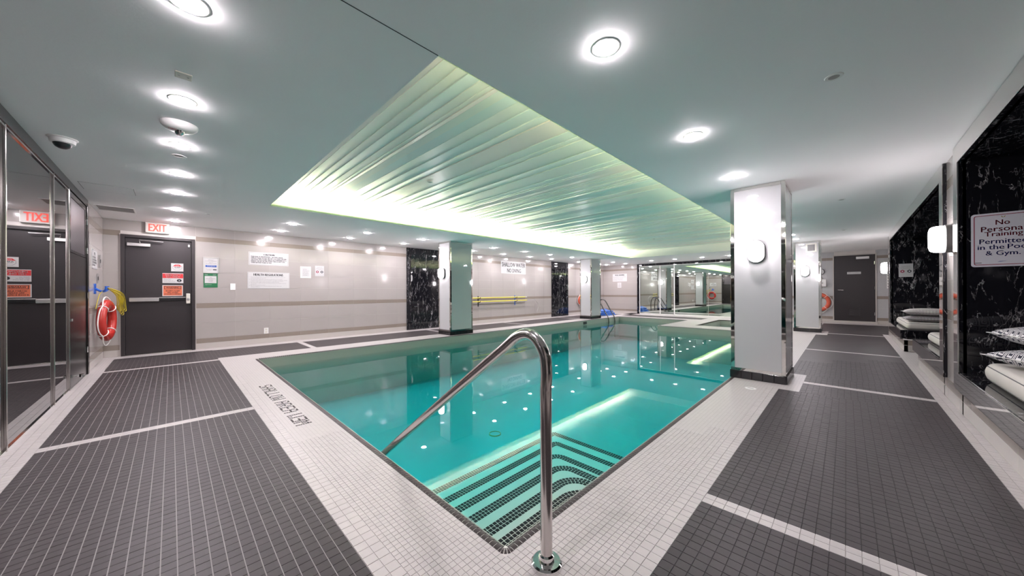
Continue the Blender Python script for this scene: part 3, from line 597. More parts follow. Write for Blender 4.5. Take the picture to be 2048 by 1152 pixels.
bench('short steel fronted bench with a single white mat, beside the floor gap', N2[0]+FW, 7.95)
bench('steel fronted bench carrying a mat and two grey woven pillows', 9.6, N2[1]-FW)

# ------------------------------------------------------------------ doors
d1 = sroot('door_1', 'dark emergency exit door with push bar and three warning signs', (XW, (D1[0]+D1[1])/2, 0))
y0, y1, zt = D1; f_ = .05
part('frame', MB().cbox(XW-.1, XW+.025, y0, y0+f_, 0, zt, .003).cbox(XW-.1, XW+.025, y1-f_, y1, 0, zt, .003).cbox(XW-.1, XW+.025, y0+f_, y1-f_, zt-f_, zt, .003), 'dark_frame', d1)
part('frame_trim', MB().box(XW-.004, XW+.012, y0-.014, y0, 0, zt+.014).box(XW-.004, XW+.012, y1, y1+.012, 0, zt+.014).box(XW-.004, XW+.012, y0, y1, zt, zt+.014), 'base_tile', d1)
lf = part('door_leaf', MB().cbox(XW-.06, XW-.015, y0+f_+.003, y1-f_-.003, .012, zt-f_-.003, .003), 'dark_door', d1)
part('threshold', MB().cbox(XW-.1, XW+.01, y0, y1, -.002, .012, .003), 'dark_chrome', d1)
xs = XW-.015
part('door_closer', MB().cbox(xs, xs+.06, -.56, -.27, 1.985, 2.045, .006), 'aluminium', lf); part('closer_arm', MB().tube([(xs+.04, -.40, 2.05), (xs+.05, -.41, 2.10), (xs+.055, -.10, 2.09)], .010, 8), 'aluminium', lf, .6)
pb = part('push_bar', MB().cbox(xs, xs+.06, -.535, -.162, .975, 1.045, .006), 'aluminium', lf)
part('push_bar_rail', MB().cbox(xs, xs+.035, -.162, .185, .985, 1.01, .004).cbox(xs, xs+.05, -.162, .185, 1.012, 1.04, .004), 'dark_plastic', lf); part('bar_cover', MB().cbox(xs+.002, xs+.045, -.162, .2, 1.038, 1.05, .003), 'aluminium', lf)
part('lock_case', MB().cbox(xs, xs+.07, .205, .262, .92, 1.118, .008), 'cream_plastic', lf); part('lock_face', MB().cbox(xs+.07, xs+.076, .213, .254, .985, 1.03, .002), 'aluminium', lf)
part('door_contact', MB().cbox(xs, xs+.02, .235, .262, 2.03, 2.08, .003), 'aluminium', lf)
d2 = sroot('door_2', 'dark door with lever handle and louvre on the far end wall', ((D2[0]+D2[1])/2, YE, .07))
a, b, zt = D2; z0 = .075
part('frame', MB().cbox(a-.03, a, YE-.02, YE+.02, z0, zt+.03, .003).cbox(b, b+.03, YE-.02, YE+.02, z0, zt+.03, .003).cbox(a, b, YE-.02, YE+.02, zt, zt+.03, .003), 'base_tile', d2)
lf2 = part('door_leaf', MB().cbox(a+.003, b-.003, YE-.012, YE+.02, z0, zt-.003, .003), 'dark_door', d2)
part('curb', MB().cbox(a-.05, b+.05, YE-.06, YE+.01, 0, z0, .004), 'base_tile', d2)
ys = YE-.012
part('door_closer', MB().cbox(.235, .54, ys-.055, ys, 2.16, 2.24, .006), 'aluminium', lf2)
hd = part('door_handle', MB().tube([(-.20, ys-.012, 1.127), (-.20, ys-.05, 1.127)], .013, 12).tube([(-.20, ys-.05, 1.127), (-.07, ys-.055, 1.122)], .011, 10), 'chrome', lf2, .6)
part('handle_rose', MB().tube([(-.20, ys, 1.127), (-.20, ys-.014, 1.127)], .036, 24), 'chrome', lf2, .6)
lv = part('louvre', MB().box(.03, .34, ys-.012, ys, .235, .26).box(.03, .34, ys-.012, ys, .49, .515).box(.03, .055, ys-.012, ys, .26, .49).box(.315, .34, ys-.012, ys, .26, .49), 'dark_frame', lf2)
for k in range(9): z = .272+k*.0245; part('louvre_slat', MB().add([(.055, ys-.010, z), (.315, ys-.010, z), (.315, ys-.002, z+.018), (.055, ys-.002, z+.018)], [(0, 1, 2, 3)]), 'dark_frame', lf2)
for z in (2.02, 1.19, .335): part('hinge', MB().tube([(.66, ys-.008, z-.05), (.66, ys-.008, z+.05)], .008, 8), 'chrome', lf2, .6)

# ------------------------------------------------------------------ columns
def column(label, x0, x1, y0, y1, bt=.1):
    c = thing('square_column', label, 'column', ((x0+x1)/2, (y0+y1)/2, 0))
    e = .014; tr = .042; zt = H-.002; b0 = bt
    part('core', MB().box(x0+e, x1-e, y0+e, y1-e, 0, zt), 'grey_plastic', c)
    for q in ((x0+tr, x1-tr, y0+.004, y0+e), (x0+tr, x1-tr, y1-e, y1-.004)): part('glass_panel', MB().box(*q, b0+.035, zt-.04), 'white_glass', c)
    for q in ((x0+.004, x0+e, y0+tr, y1-tr), (x1-e, x1-.004, y0+tr, y1-tr)): part('glass_panel', MB().box(*q, b0+.035, zt-.04), 'white_glass', c)
    for xx, yy in ((x0, y0), (x1, y0), (x0, y1), (x1, y1)):
        ax, bx = (xx, xx+tr) if xx == x0 else (xx-tr, xx); ay, by = (yy, yy+tr) if yy == y0 else (yy-tr, yy)
        part('corner_trim', MB().cbox(ax, bx, ay, by, b0, zt, .002), 'frame_steel', c)
    for z0, z1 in ((b0, b0+.035), (zt-.04, zt)):
        part('rail_trim', MB().box(x0+tr, x1-tr, y0, y0+e, z0, z1).box(x0+tr, x1-tr, y1-e, y1, z0, z1).box(x0, x0+e, y0+tr, y1-tr, z0, z1).box(x1-e, x1, y0+tr, y1-tr, z0, z1), 'frame_steel', c)
    part('base_core', MB().box(x0+.004, x1-.004, y0+.004, y1-.004, 0, b0), 'grout_dark', c)
    n = max(1, round((x1-x0)/.11)); m = max(1, round((y1-y0)/.11)); g = .0015; th = .012
    for k in range(n):
        u0, u1 = x0+(x1-x0)*k/n+g, x0+(x1-x0)*(k+1)/n-g
        for q in ((y0-th, y0+.004), (y1-.004, y1+th)): part('base_tile', MB().cbox(u0, u1, *q, .001, b0-.002, .002), 'black_tile', c)
    for k in range(m):
        v0, v1 = y0+(y1-y0)*k/m+g, y0+(y1-y0)*(k+1)/m-g
        for q in ((x0-th, x0+.004), (x1-.004, x1+th)): part('base_tile', MB().cbox(*q, v0, v1, .001, b0-.002, .002), 'black_tile', c)
    return c
CR = (-1.075, -.513, 5.15, 5.86); CR2 = (-1.03, -.48, 12.07, 12.68); CL1 = (-7.785, -7.25, 5.06, 5.79); CL2 = (-7.81, -7.285, 11.87, 12.62)
column('white glass column with steel corners standing between pool and benches', *CR); column('white glass column carrying a small ventilation grille near its top', *CR2)
column('pale glass column on the pool edge beside the health notices wall', *CL1); column('pale glass column on the pool edge next to the pool ladder', *CL2)

# ------------------------------------------------------------------ wall lamps
def sconce(label, loc, ax, group='oval wall lamps', glass='sconce_glass'):
    s = thing('wall_lamp', label, 'wall lamp', loc, group, *ax)
    wd, ht = .175, .275
    r0 = stadium(wd, ht)
    def ring(k, z): return [(x*k if True else x, y*(1-(1-k)*wd/ht), z) for x, y in r0]
    part('lamp_base', MB().loft([ring(1.0, 0), ring(1.0, .046), ring(.96, .05)]), 'lamp_grey', s, .6, False)
    part('lamp_glass', MB().loft([ring(.93, .046), ring(.93, .08), ring(.91, .108), ring(.84, .13), ring(.70, .143), ring(.45, .15), ring(.1, .152)]), glass, s, .9, False)
    return s
zs = 1.61
sconce('lit oval lamp on the near face of the column between pool and benches', (-.793, CR[2]+.003, zs), AX_YM)
sconce('lit oval lamp on the far face of the column between pool and benches', (-.793, CR[3]-.003, zs), ((-1, 0, 0), (0, 1, 0)))
sconce('lit oval lamp below the ventilation grille on the distant white column', (-.79, CR2[2]+.003, zs+.03), AX_YM)
sconce('lit oval lamp on the back of the distant column with the grille', (-.79, CR2[3]-.003, zs), ((-1, 0, 0), (0, 1, 0)))
sconce('lit oval lamp on the narrow face of the column beside the notices wall', (-7.55, CL1[2]+.003, zs), AX_YM)
sconce('lit oval lamp on the back face of the column beside the notices wall', (-7.55, CL1[3]-.003, zs), ((-1, 0, 0), (0, 1, 0)))
sconce('lit oval lamp on the narrow face of the column next to the ladder', (-7.55, CL2[2]+.003, zs), AX_YM)
sconce('lit oval lamp on the back face of the column next to the ladder', (-7.55, CL2[3]-.003, zs), ((-1, 0, 0), (0, 1, 0)))
sconce('lit oval lamp on the tiled strip between the two marble niches', (XR, 5.40, 1.63), AX_XM, glass='sconce_glass_bright')
sconce('lit oval lamp past the far niche near the dark end door', (XR, 12.05, 1.65), AX_XM, glass='sconce_glass_bright')

# ------------------------------------------------------------------ ceiling fittings
def downlight_proto():
    t = thing('downlight', 'x', 'ceiling light', (0, 0, H))
    part('trim_ring', MB().lathe([(.058, -.001), (.060, -.0026), (.072, -.0026), (.076, -.001), (.076, .001), (.058, .001)], 32), 'white_plastic', t, .6, False)
    part('lens', MB().lathe([(.057, -.002), (.055, -.007), (.048, -.0095), (.036, -.0115), (.02, -.0125), (.001, -.013)], 28), 'lamp_lens', t, .9, False)
    return t
dp = downlight_proto(); first = True
def lights(pts, label, group):
    global first
    for x, y in pts:
        o = dp if first else copy_tree(dp); first = False
        o.location = (x, y, H); o['label'] = label; o['group'] = group
lights([(x, .06) for x in (-8.7, -7.5, -6.25, -5.24, -4.21, -3.22, -2.115, -1.0)], 'round recessed downlight in the row along the smoked mirror wall', 'downlights along the smoked mirror wall')
ly = (1.65, 3.06, 4.46, 6.85, 8.24, 9.6, 10.95, 12.9, 14.2, 15.4)
lights([(-7.56, y) for y in ly if y not in (12.9,)] + [(-8.56, y) for y in ly], 'round recessed downlight over the walkway by the notices wall', 'downlights over the far walkway')
lights([(-.92, y) for y in (1.656, 3.12, 4.575, 7.5, 8.95, 10.4, 11.35, 14.0)], 'round recessed downlight in the row over the deck before the marble niches', 'downlights along the right deck')
lights([(x, 14.8) for x in (-6.07, -5.08, -4.05, -3.12, -2.1)], 'round recessed downlight in front of the wide end mirror', 'downlights before the end mirror')
def disc(name, label, x, y, r, mat, cat, group=None, z=H):
    t = thing(name, label, cat, (x, y, z), group)
    part('rim', MB().lathe([(r*.92, -.004), (r, -.004), (r*1.06, -.001), (r*1.06, .001), (r*.92, .001)], 28), 'white_plastic' if mat != 'dark_plastic' else 'grey_plastic', t, .6, False)
    part('grille', MB().lathe([(r*.92, -.003), (r*.5, -.0045), (.001, -.005)], 28), mat, t, .6, False)
sp = 'round ceiling speaker with a grey grille between the downlight row and niches'
for x, y in ((-.05, 2.88), (-.045, 6.87), (-.035, 10.4)): disc('ceiling_speaker', sp, x, y, .042, 'grey_plastic', 'speaker', 'small ceiling speakers')
disc('ceiling_speaker', 'round grey ceiling speaker in line with the downlights by the mirror wall', -4.549, .057, .05, 'grey_plastic', 'speaker')
disc('sprinkler_cover', 'tiny round sprinkler cover in the ceiling near the exit sign', -7.56, .44, .035, 'grey_plastic', 'sprinkler')
for x, y in [onZ(*q, zb-.012) for q in ((860, 363), (1183, 445), (1308, 477), (1375, 495))]: disc('sprinkler_cover', 'small round sprinkler cover in the slatted ceiling recess', x, y, .04, 'grey_plastic', 'sprinkler', 'sprinkler covers in the recess', zb-.02)
sm = thing('fire_alarm', 'white domed fire alarm with clear strobe on the ceiling', 'alarm', (-3.70, .05, H))
part('body', MB().lathe([(.001, -.052), (.05, -.05), (.085, -.04), (.105, -.02), (.11, -.006), (.11, .001), (.001, .001)], 36), 'white_plastic', sm, .7, False)
part('strobe', MB().lathe([(.001, -.085), (.018, -.082), (.028, -.07), (.032, -.048), (.001, -.045)], 20), 'chrome', sm, .7, False)
lt = lettering(sm, 'FIRE', 0, 0, .045, .015, 0, 'red_print', bold=.0008)
lt.matrix_local = Matrix.Translation((.025, -.04, -.0528)) @ Matrix(((0, 1, 0), (1, 0, 0), (0, 0, -1))).to_4x4()
cm_ = thing('dome_camera', 'white dome security camera on the ceiling beside the mirror wall', 'camera', (-4.72, -.645, H))
part('housing', MB().lathe([(.001, -.045), (.062, -.045), (.07, -.04), (.074, -.012), (.085, -.004), (.085, .001), (.001, .001)], 36), 'white_plastic', cm_, .6, False)
part('dome', MB().lathe([(.001, -.088), (.022, -.085), (.04, -.074), (.05, -.058), (.053, -.044), (.001, -.044)], 30), 'dark_plastic', cm_, .8, False)
pl = thing('blank_plate', 'cream square blank cover plate on the ceiling among the downlights', 'cover plate', (-2.845, .057, H))
part('plate', MB().cbox(-.04, .04, -.038, .038, -.006, .001, .003), 'cream_plastic', pl, None, False)
for s in (-1, 1): part('screw', MB().lathe([(.005, -.0075), (.005, -.005), (.001, -.005)], 10, (0, s*.02, 0)), 'grey_plastic', pl, None, False)
vt = thing('ceiling_vent', 'flat grey return air grille in the ceiling corner by the exit', 'vent', (-8.09, -.6, H))
part('frame', MB().box(-.21, .21, -.2, -.185, -.006, .001).box(-.21, .21, .185, .2, -.006, .001).box(-.21, -.195, -.185, .185, -.006, .001).box(.195, .21, -.185, .185, -.006, .001), 'white_plastic', vt, None, False)
for k in range(12): part('vane', MB().box(-.19+k*.0325, -.172+k*.0325, -.185, .185, -.004, .001), 'grey_plastic', vt, None, False)
ap = thing('access_panel', 'flush white access hatch in the ceiling above the mesh door', 'hatch', (-6.6, -.55, H))
part('panel', MB().box(-.2, .2, -.215, .215, -.002, .001), 'ceiling_paint', ap, None, False)
part('gap', MB().box(-.206, -.2, -.22, .22, -.0012, .001).box(.2, .206, -.22, .22, -.0012, .001).box(-.2, .2, .215, .22, -.0012, .001).box(-.2, .2, -.22, -.215, -.0012, .001), 'ink_grey', ap, None, False)

# ------------------------------------------------------------------ signs and wall fittings
def plate(name, label, cat, y_or_x, z, w_, h_, ax, plane, mat='paper', th=.004, group=None, r=0.):
    loc = (plane, y_or_x, z) if ax in (AX_XP, AX_XM) else (y_or_x, plane, z)
    s = thing(name, label, cat, loc, group, *ax)
    mb = MB().prism(rrect(w_, h_, r), 0, th) if r else MB().box(-w_/2, w_/2, -h_/2, h_/2, 0, th)
    part('plate', mb, mat, s, None, False); return s
def mid(a, b): return (a+b)/2
Z1 = .0045
XS = XW+.0005
s = plate('caution_sign', 'white caution notice in capitals above the health regulations board', 'sign', 1.55, 1.878, .735, .285, AX_XP, XS)
border(s, 'border', 'ink_grey', .715, .265, .004, .004, .0046)
lettering(s, 'CAUTION', 0, .093, .2, .04, Z1, 'ink', bold=.003)
lettering(s, 'THIS POOL IS UNSUPERVISED.  BATHERS UNDER\nTWELVE YEARS OF AGE ARE NOT ALLOWED WITHIN\nTHE POOL ENCLOSURE UNLESS ACCOMPANIED BY A\nPARENT OR HIS OR HER AGENT WHO IS NOT LESS\nTHAN SIXTEEN YEARS OF AGE.', 0, -.022, 0.655, .155, Z1, 'ink', .95, 'LEFT', bold=.0016)
s = plate('regulations_sign', 'wide white health regulations board below the caution notice', 'sign', 1.55, 1.40, .775, .365, AX_XP, XS)
border(s, 'border', 'ink_grey', .76, .35, .003, .004, .0046)
lettering(s, 'HEALTH REGULATIONS', -.01, .125, .54, .05, Z1, 'ink', bold=.003)
lettering(s, '1.  No person infected with a communicable disease or having open sores on his\n     or her body shall enter the pool.\n2.  No person shall bring a glass container onto the deck or into the pool.\n3.  No person shall pollute the water in the pool in any manner and spitting, spouting\n     of water and blowing the nose in the pool or on the deck are prohibited.\n4.  No person shall engage in boisterous play in or about the pool.\n5.  The maximum number of bathers permitted in the pool at any time is as posted\n     on the deck.\n6.  Emergency telephone is located\n7.  Where a lifeguard is not on duty, the telephone must be used to call\n     emergency services.', -.01, -.04, .70, .245, Z1, 'ink_grey', 1.0, 'LEFT')
s = plate('framed_notice', 'framed white notice with a blue bar beside the exit door', 'sign', .574, 1.692, .225, .31, AX_XP, XS); border(s, 'frame', 'aluminium', .24, .325, .014, .0, .012)
lettering(s, 'EMERGENCY\nIN CASE OF EMERGENCY\nCALL 911\nTHE ADDRESS IS POSTED', 0, .07, .17, .09, Z1, 'ink_grey'); panel(s, 'blue_bar', 'blue_print', -.085, .085, -.04, 0, .004, .0047); lettering(s, 'emergency', 0, -.02, .12, .02, .0052, 'paper')
lettering(s, 'The telephone\nis located', -.03, -.09, .1, .035, Z1, 'ink_grey'); panel(s, 'arrow', 'ink', .03, .085, -.10, -.08, .004, .0047)
s = plate('green_notice', 'green bordered pool safety notice under the framed notice', 'sign', .567, 1.381, .215, .285, AX_XP, XS, 'green_print'); panel(s, 'sheet', 'paper', -.09, .09, -.055, .09, .004, .0047)
lettering(s, 'POOL\nSAFETY AND SUPERVISION\nfor every guest\nplease read', 0, .02, .15, .1, .0052, 'ink_grey'); lettering(s, 'POOL', -.065, .115, .045, .018, Z1, 'paper'); lettering(s, 'SAFETY', .06, .115, .055, .018, Z1, 'paper'); lettering(s, 'supervision', -.035, -.085, .1, .02, Z1, 'paper')
s = plate('light_switch', 'white blank switch plate left of the health regulations board', 'switch', .917, 1.256, .085, .135, AX_XP, XS, 'white_plastic', .008); panel(s, 'rocker', 'white_plastic', -.018, .018, -.035, .035, .008, .012)
s = plate('power_outlet', 'white power outlet low on the tiled wall', 'outlet', 1.49, .278, .082, .13, AX_XP, XS, 'white_plastic', .008)
for e in (-.028, .028): panel(s, 'socket', 'cream_plastic', -.02, .02, e-.018, e+.018, .008, .011)
s = plate('paper_notice', 'faint white paper notice in a clear sleeve on the long tiled wall', 'notice', 2.27, 1.61, .22, .27, AX_XP, XS); border(s, 'sleeve', 'white_plastic', .225, .275, .03, .004, .007)
lettering(s, 'NOTICE\nPool hours and\nrules of use\nfor residents\nand guests', .01, 0, .13, .16, Z1, 'ink_grey', 1.2, 'LEFT')
def caution_icons(s, k=1.):
    lettering(s, 'PLEASE NOTE', 0, .075*k, .11*k, .014*k, Z1, 'ink_grey'); lettering(s, 'SLIPPERY WHEN WET\nno running on deck', 0, .04*k, .15*k, .03*k, Z1, 'ink_grey')
    for e in (-1, 1):
        part('icon', MB().prism([(e*.045*k+.03*k*math.cos(a), -.02*k+.03*k*math.sin(a)) for a in [PI/6+PI/3*j for j in range(6)]], .004, .0048), 'dark_red' if e < 0 else 'ink', plate_of(s), None, False)
        part('icon_centre', MB().prism([(e*.045*k+.012*k*math.cos(a), -.02*k+.012*k*math.sin(a)) for a in [PI/4*j for j in range(8)]], .0048, .0053), 'pink_sign', plate_of(s), None, False)
s = plate('paper_notice', 'white sheet with two round icons on the long tiled wall', 'notice', 2.571, 1.652, .2, .255, AX_XP, XS); caution_icons(s, 1.1)
s = plate('shallow_water_sign', 'large white shallow water no diving sign on the tiled wall', 'sign', 9.4, 2.05, 1.37, .475, AX_XP, XS, th=.006)
lettering(s, 'SHALLOW WATER', 0, .105, 1.28, .165, .0065, 'ink', bold=.004); lettering(s, 'NO DIVING', .02, -.115, .76, .155, .0065, 'ink', bold=.004); panel(s, 'maker_mark', 'ink_grey', .63, .645, -.22, -.205, .006, .0068)
xd = XW-.0148
s = plate('alarm_sign', 'small white stop alarm sign, topmost on the exit door', 'sign', .085, 1.625, .17, .155, AX_XP, xd)
part('octagon', MB().prism([(.068*math.cos(a), -.002+.06*math.sin(a)) for a in [PI/8+PI/4*j for j in range(8)]], .004, .0046), 'ink_grey', plate_of(s), None, False); part('octagon_face', MB().prism([(.064*math.cos(a), -.002+.056*math.sin(a)) for a in [PI/8+PI/4*j for j in range(8)]], .0046, .005), 'paper', plate_of(s), None, False)
part('red_cap', MB().prism([(-.06, .02), (.06, .02), (.028, .055), (-.028, .055)], .005, .0054), 'red_print', plate_of(s), None, False); lettering(s, 'STOP', 0, .036, .05, .02, .0058, 'paper', bold=.0006); lettering(s, 'ALARM', 0, .002, .08, .02, .0055, 'ink', bold=.0008); lettering(s, 'WILL SOUND', 0, -.022, .07, .01, .0055, 'ink_grey')
s = plate('emergency_exit_sign', 'red and white emergency exit only sign in the middle of the exit door', 'sign', .026, 1.415, .285, .19, AX_XP, xd)
panel(s, 'red_band', 'red_print', -.14, .14, .0, .085, .004, .0047); lettering(s, 'EMERGENCY\nEXIT ONLY', 0, .043, .21, .068, .0052, 'paper', .8, bold=.0008); lettering(s, 'Please use\nfront door or\nalarm will sound', -.05, -.045, .15, .06, Z1, 'ink_grey', 1.0, 'LEFT')
part('icon', MB().prism([(.085+.034*math.cos(a), -.045+.028*math.sin(a)) for a in [PI/8*j for j in range(16)]], .004, .0048), 'ink', plate_of(s), None, False); part('icon_dot', MB().prism([(.085+.008*math.cos(a), -.047+.008*math.sin(a)) for a in [PI/4*j for j in range(8)]], .0048, .0053), 'pink_sign', plate_of(s), None, False)
s = plate('warning_sign', 'orange warning security alarm sign just above the push bar', 'sign', .022, 1.175, .28, .21, AX_XP, xd)
panel(s, 'orange_face', 'orange_print', -.128, .128, -.093, .093, .004, .0047); panel(s, 'black_box', 'ink', -.115, .115, .028, .088, .0047, .0051); panel(s, 'orange_box', 'orange_print', -.107, .107, .035, .081, .0051, .0055)
lettering(s, 'WARNING', 0, .058, .18, .032, .006, 'ink', bold=.0012); lettering(s, 'SECURITY ALARM\nWILL SOUND\nIF DOOR IS OPENED', 0, -.035, .22, .085, .0052, 'ink', .95, bold=.0009)
ex = thing('exit_sign', 'lit red and white exit sign above the dark emergency door', 'exit sign', (XW+.005, -.176, 2.345), None, *AX_XP)
part('housing', MB().cbox(-.155, .155, -.095, .095, 0, .06, .004), 'white_plastic', ex, None, False); part('face', MB().box(-.148, .148, -.088, .088, .06, .062), 'exit_face', ex, None, False)
lettering(ex, 'EXIT', .0, 0, .225, .135, .0625, 'exit_red', bold=.005)
# notice and small controls on the tiled return wall by the exit
YS = YL+.0005
s = plate('pool_rules_notice', 'white laminated notice on the return wall above the hanging life ring', 'notice', -8.28, 1.655, .5, .29, AX_YP, YS); s.scale = (1, 1, 1)
border(s, 'border', 'ink_grey', .49, .28, .005, .004, .0046); lettering(s, 'NOTICE', 0, .09, .14, .04, Z1, 'ink', bold=.0015); lettering(s, 'ALL PERSONS USING POOL\nDO SO AT THEIR OWN RISK.\nOWNERS AND MANAGEMENT\nNOT RESPONSIBLE', -.02, -.03, .40, .15, Z1, 'ink', 1.0, 'LEFT', bold=.001)
s = plate('control_plate', 'narrow grey control plate beside the laminated notice', 'control', -8.78, 1.66, .1, .20, AX_YP, YS, 'grey_plastic', .012); panel(s, 'button', 'dark_plastic', -.02, .02, -.03, .03, .012, .018)
s = plate('control_plate', 'narrow grey control plate above the blue rope hook', 'control', -8.53, 1.37, .1, .15, AX_YP, YS, 'grey_plastic', .012); panel(s, 'button', 'dark_plastic', -.02, .02, -.03, .03, .012, .018)
# end wall notices and fittings
ye = YE-.0005
s = plate('pool_notice', 'white printed notice on the end wall beyond the ladder', 'notice', -8.29, 1.81, .78, .39, AX_YM, ye); lettering(s, 'POOL SHOWER', 0, .13, .5, .07, Z1, 'ink', bold=.004)
lettering(s, 'Every bather must take a shower using warm water\nand soap and thoroughly rinse off all soap\nbefore entering or re-entering the deck', -.02, -.04, .68, .2, Z1, 'ink_grey', 1.1, 'LEFT')
s = plate('paper_notice', 'small white paper sheet pinned below the shower notice', 'notice', -8.31, 1.425, .21, .27, AX_YM, ye); lettering(s, 'notice\nto all\nresidents\nand guests', 0, 0, .13, .18, Z1, 'ink_grey')
s = plate('door_sign', 'narrow white name plate on the far dark door', 'sign', .185, 1.70, .33, .075, AX_YM, ys-.0005); lettering(s, 'POOL EQUIPMENT', 0, 0, .27, .03, Z1, 'ink_grey')
s = plate('shower_panel', 'slim white panel with dark buttons right of the far door', 'panel', .965, 1.41, .07, .48, AX_YM, ye, 'white_plastic', .02)
for e in range(5): panel(s, 'button', 'dark_plastic', -.018, .018, -.19+e*.09, -.165+e*.09, .02, .024)
ck = thing('wall_clock', 'round white wall clock behind the distant column', 'clock', (-.655, YE, 1.775), None, *AX_YM)
part('case', MB().lathe([(.001, 0), (.115, 0), (.115, .03), (.1, .034), (.098, .024), (.001, .024)], 32), 'dark_plastic', ck, .6, False); part('dial', MB().lathe([(.098, .024), (.097, .026), (.001, .026)], 32), 'paper', ck, .6, False)
part('hands', MB().box(-.003, .003, 0, .07, .0265, .028).box(0, .05, -.003, .003, .0265, .028), 'ink', ck, None, False)
for k in range(12): a = PI/6*k; part('hour_mark', MB().box(.082*math.cos(a)-.004, .082*math.cos(a)+.004, .082*math.sin(a)-.004, .082*math.sin(a)+.004, .026, .0268), 'ink', ck, None, False)
ph = thing('emergency_phone', 'white emergency telephone box under the wall clock', 'telephone', (-.62, YE, 1.375), None, *AX_YM)
part('box', MB().cbox(-.12, .12, -.125, .125, 0, .09, .008), 'white_plastic', ph, None, False); part('handle', MB().cbox(-.03, .04, -.008, .008, .09, .105, .003), 'dark_plastic', ph, None, False)
part('beacon', MB().lathe([(.055, .0), (.055, .05), (.045, .09), (.02, .11), (.001, .112)], 20), 'white_plastic', ph, .7, False).location = (-.02, .17, .0)
vg = thing('vent_grille', 'small white ventilation grille at the top of the distant column', 'vent', (-.665, CR2[2]+.003, 2.263), None, *AX_YM)
part('frame', MB().box(-.11, .11, .085, .115, 0, .012).box(-.11, .11, -.115, -.085, 0, .012).box(-.11, -.075, -.085, .085, 0, .012).box(.075, .11, -.085, .085, 0, .012), 'cream_plastic', vg, None, False)
part('backing', MB().box(-.075, .075, -.085, .085, 0, .002), 'dark_plastic', vg, None, False)
for k in range(9): part('vane', MB().box(-.07+k*.0165, -.062+k*.0165, -.085, .085, .002, .01), 'grey_plastic', vg, None, False)
# niche signs
yj = N1[1]-FW-.0005
s = plate('training_sign', 'white no personal training sign with red border on black marble', 'sign', .952, 1.556, .33, .462, AX_YM, yj, 'pink_sign', .004, r=.02)
mb = MB(); o1 = rrect(.302, .43, .014); i1 = rrect(.292, .42, .011); n = len(o1)
mb.add([(*p, .0046) for p in o1]+[(*p, .0046) for p in i1], [(k, (k+1) % n, n+(k+1) % n, n+k) for k in range(n)]); part('border', mb, 'dark_red', plate_of(s), None, False)
for body, yy, wd, hh, mt in (('No', .148, .07, .042, 'dark_red'), ('Personal', .094, .219, .045, 'dark_red'), ('Training', .044, .19, .052, 'dark_red'), ('Permitted', -.012, .236, .042, 'navy_print'), ('& Gym.', -.12, .172, .05, 'navy_print')): lettering(s, body, -.003 if body != 'Training' else .0, yy, wd, hh, Z1, mt, bold=.0007)
lettering(s, 'in the', -.063, -.062, .135, .04, Z1, 'navy_print', bold=.0007); lettering(s, 'Pool', .074, -.062, .106, .04, Z1, 'navy_print', bold=.0007)
part('crest', MB().add([(-.012, .205, .0046), (-.005, .196, .0046), (0, .186, .0046), (-.008, .19, .0046), (.012, .205, .0046), (.008, .19, .0046), (.005, .196, .0046)], [(0, 1, 2, 3), (4, 5, 2, 6)]), 'gold_print', plate_of(s), None, False)
panel(s, 'fine_print', 'ink_grey', -.15, -.11, -.2, -.193, .004, .0046); part('wave_mark', MB().add([(-.03, -.192, .0046), (-.018, -.186, .0046), (.02, -.183, .0046), (-.012, -.19, .0046)], [(0, 3, 2, 1)]), 'blue_print', plate_of(s), None, False)
s = plate('paper_notice', 'white sheet with two dark icons on the far niche marble', 'notice', .96, 1.567, .215, .30, AX_YM, N2[1]-FW-.0005); caution_icons(s, 1.15)

# ------------------------------------------------------------------ loose things
hr = thing('pool_handrail', 'curved stainless steel handrail standing over the corner pool steps', 'handrail', (-.883, 1.087, 0))
top_ = spline([(-.883, 1.087, .72), (-.879, 1.087, .80), (-.89, 1.087, .87), (-.93, 1.087, .925), (-.985, 1.087, .945), (-1.05, 1.088, .925), (-1.12, 1.089, .875)], 6)
part('rail', MB().tube([(-.883, 1.087, .012), (-.883, 1.087, .35)] + top_ + [(-1.8, 1.10, .395), (-2.2, 1.11, .112), (-2.56, 1.12, -.145)] + spline([(-2.56, 1.12, -.145), (-2.60, 1.12, -.19), (-2.61, 1.12, -.26), (-2.61, 1.12, -.685)], 4)[1:], .0245, 20), 'steel', hr, 1.0)
fl_ = part('flange', MB().lathe([(.03, .024), (.056, .022), (.063, .016), (.065, .004), (.065, .0), (.001, 0)], 36, (-.883, 1.087, 0)), 'chrome', hr, .5)
part('collar', MB().lathe([(.0255, .05), (.031, .045), (.034, .024), (.026, .022)], 30, (-.883, 1.087, 0)), 'chrome', hr, .6)
ld = thing('pool_ladder', 'stainless steel pool ladder on the far pool edge', 'ladder', (-7.4, 13.1, 0))
for yy in (12.87, 13.39):
    part('rail', MB().tube(spline([(-7.86, yy, 0), (-7.86, yy, .45), (-7.80, yy, .66), (-7.66, yy, .76), (-7.50, yy, .68), (-7.30, yy, .36), (-7.12, yy, .08), (-7.07, yy, -.06), (-7.06, yy, -.3), (-7.06, yy, -.85)], 7), .022, 12), 'dark_chrome', ld, 1.0)
    part('flange', MB().lathe([(.05, 0), (.05, .012), (.024, .02)], 20, (-7.86, yy, 0)), 'chrome', ld, .6)
for z in (-.32, -.58): part('tread', MB().cbox(-7.1, -7.02, 12.87, 13.39, z-.012, z+.012, .004), 'steel', ld)
